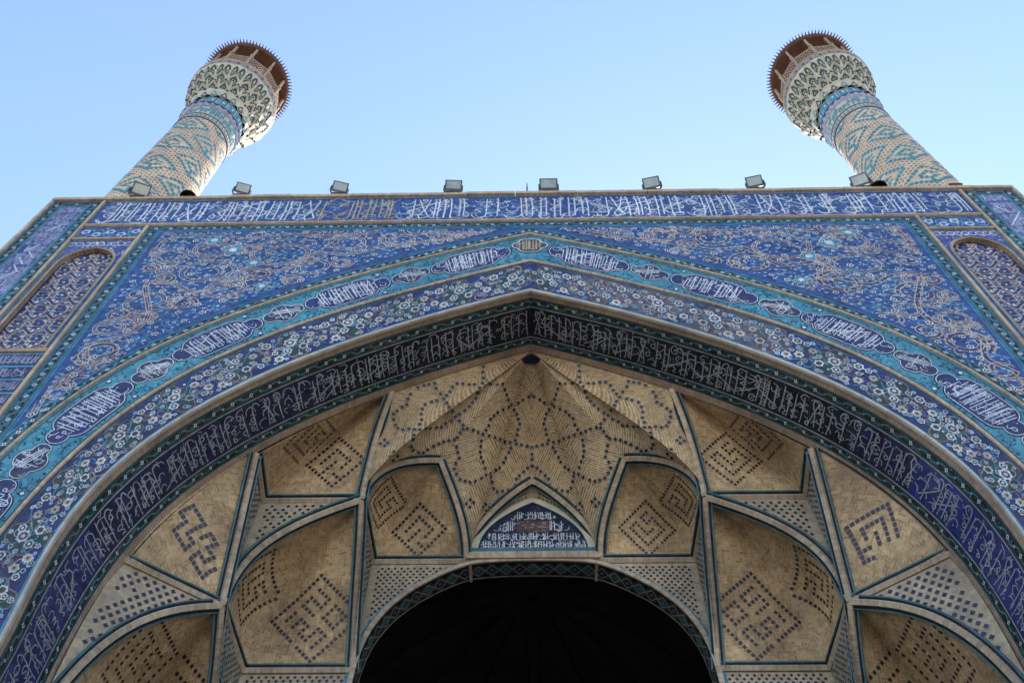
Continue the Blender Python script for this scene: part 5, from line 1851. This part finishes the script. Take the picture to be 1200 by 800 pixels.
def copy_thing(o, parent=None):
    c = o.copy()
    COL.objects.link(c)
    if parent is not None:
        c.parent = parent
        c.matrix_parent_inverse = o.matrix_parent_inverse.copy()
    for ch in list(o.children):
        copy_thing(ch, c)
    return c

LAYK[0] = 1.0
m1 = minaret('minaret', 'left tiled minaret with turquoise key pattern, its right edge lit by the sun', -11.34, 1.42, math.radians(205))
m2 = copy_thing(m1)
m2.location = (11.42, 1.42, 24.0)
m2.rotation_euler = (0, 0, math.radians(-50))
m2['label'] = 'right tiled minaret with turquoise key pattern, leaning over the right end of the parapet'

# ------------------------------------------------------------------ floodlights on the parapet
def floodlight(label, x, yaw, tilt, big=1.0):
    root = thing('floodlight', label, 'floodlight', (x, -0.02, 24.07), 'floodlights along the parapet')
    Rz = Matrix.Rotation(yaw, 3, 'Z'); Rx = Matrix.Rotation(tilt, 3, 'X')
    c0 = Vector((x, -0.10, 24.07 + .36))
    def T(p): return tuple(c0 + Rz @ (Rx @ Vector(p)))
    w, h, d = .215 * big, .175 * big, .09
    def hexa(mb, a, b, key):           # frustum between two rectangles (hw, hh, y)
        q = []
        for (hw, hh, y) in (a, b):
            q.append([T((-hw, y, -hh)), T((hw, y, -hh)), T((hw, y, hh)), T((-hw, y, hh))])
        for k in range(4):
            mb.face([q[0][k], q[0][(k + 1) % 4], q[1][(k + 1) % 4], q[1][k]], key)
        mb.face(q[0], key); mb.face(q[1], key)
    mb = MB()
    hexa(mb, (w, h, -d * .6), (w, h, -d * .2), 'metal')
    hexa(mb, (w * .95, h * .95, -d * .2), (w * .6, h * .6, d * 1.4), 'metal')
    for k in range(4):
        x0 = -w * .5 + k * w * .33
        hexa(mb, (.008, h * .5, d * 1.2), (.008, h * .45, d * 1.75), 'metal')
    mb.build('housing', root)
    mb = MB()
    mb.face([T((-w * .84, -d * .6 - .004, -h * .78)), T((w * .84, -d * .6 - .004, -h * .78)), T((w * .84, -d * .6 - .004, h * .78)), T((-w * .84, -d * .6 - .004, h * .78))], 'glass')
    mb.build('glass_front', root)
    mb = MB()
    for s in (-1, 1):
        P0 = Vector((x, -.02, 24.07)) + Rz @ Vector((s * .16, 0, 0.0))
        P1 = c0 + Rz @ Vector((s * (w + .015), .0, 0))
        for a, b in ((P0, Vector((P1.x, P1.y, P0.z + .06))), (Vector((P1.x, P1.y, P0.z + .06)), P1)):
            dd = (b - a).normalized()
            sd = Vector((0, 1, 0)).cross(dd)
            if sd.length < .1: sd = Vector((1, 0, 0))
            sd = sd.normalized() * .014; fd = Vector((0, .03, 0))
            q = [a + sd + fd, a - sd + fd, a - sd - fd, a + sd - fd]; r = [p + (b - a) for p in q]
            for k in range(4):
                mb.face([q[k], q[(k + 1) % 4], r[(k + 1) % 4], r[k]], 'metal')
    bx = (x - .19, x + .19)
    mb.box(bx[0], bx[1], -.10, .14, 24.075, 24.135, 'metal')
    mb.build('bracket', root)
    return root

FL = [(-10.35, .35, .55, 1.1, 'leftmost floodlight in front of the left minaret shaft, tilted steeply'),
      (-7.62, .3, .5, .9, 'small floodlight just right of the left minaret, against open sky'),
      (-5.02, .25, .5, .95, 'floodlight above the gold letters of the inscription'),
      (-2.0, .05, .4, 1.05, 'floodlight left of the thin pole at mid parapet'),
      (0.52, .0, .4, 1.12, 'tallest square floodlight just right of the thin pole at mid parapet'),
      (3.24, -.2, .5, 1.05, 'floodlight midway between the pole and the right minaret'),
      (5.95, -.2, .5, 1.0, 'floodlight next left of the right minaret, against open sky'),
      (8.72, -.35, .5, 1.05, 'rightmost floodlight in front of the right minaret shaft')]
for x, yaw, tilt, big, lab in FL:
    floodlight(lab, x, yaw, tilt, big)

def pole():
    mb = MB()
    lathe(mb, [(.022, 24.05), (.022, 24.5), (.014, 24.52), (.012, 24.78), (0.001, 24.8)], 'rust', 8, cx=-.05, cy=-.02)
    o = mb.build('thin_pole')
    tag(o, 'short thin rusty pole standing alone on the middle of the parapet', 'pole')
pole()

def dome_lamp(x, key, label, r=.2, name='dome_lamp', cat='lamp'):
    root = thing(name, label, cat, (x, 0.1, 24.07))
    mb = MB()
    lathe(mb, [(r * math.cos(a), 24.09 + .95 * r * math.sin(a)) for a in np.linspace(0, math.pi / 2 - .02, 9)], key, 24, cx=x, cy=-.02)
    mb.build('shade', root)
    mb = MB()
    lathe(mb, [(r * 1.12, 24.06), (r * 1.12, 24.10), (r * .98, 24.12)], key, 24, cx=x, cy=-.02)
    mb.build('base_ring', root)
dome_lamp(-9.0, 'metal', 'small black dome lamp on the parapet in front of the left minaret')
dome_lamp(9.12, 'metal', 'small black dome lamp beside the rightmost floodlight', .21)
def junction_box():
    root = thing('junction_box', 'low rusty brown box on the parapet at the foot of the right minaret', 'junction box', (11.2, .1, 24.07))
    mb = MB()
    mb.box(11.0, 11.3, -.08, .12, 24.07, 24.17, 'rust')
    mb.build('case', root)
    mb = MB()
    mb.box(10.98, 11.32, -.1, .14, 24.172, 24.2, 'rust')
    mb.build('lid', root)
junction_box()
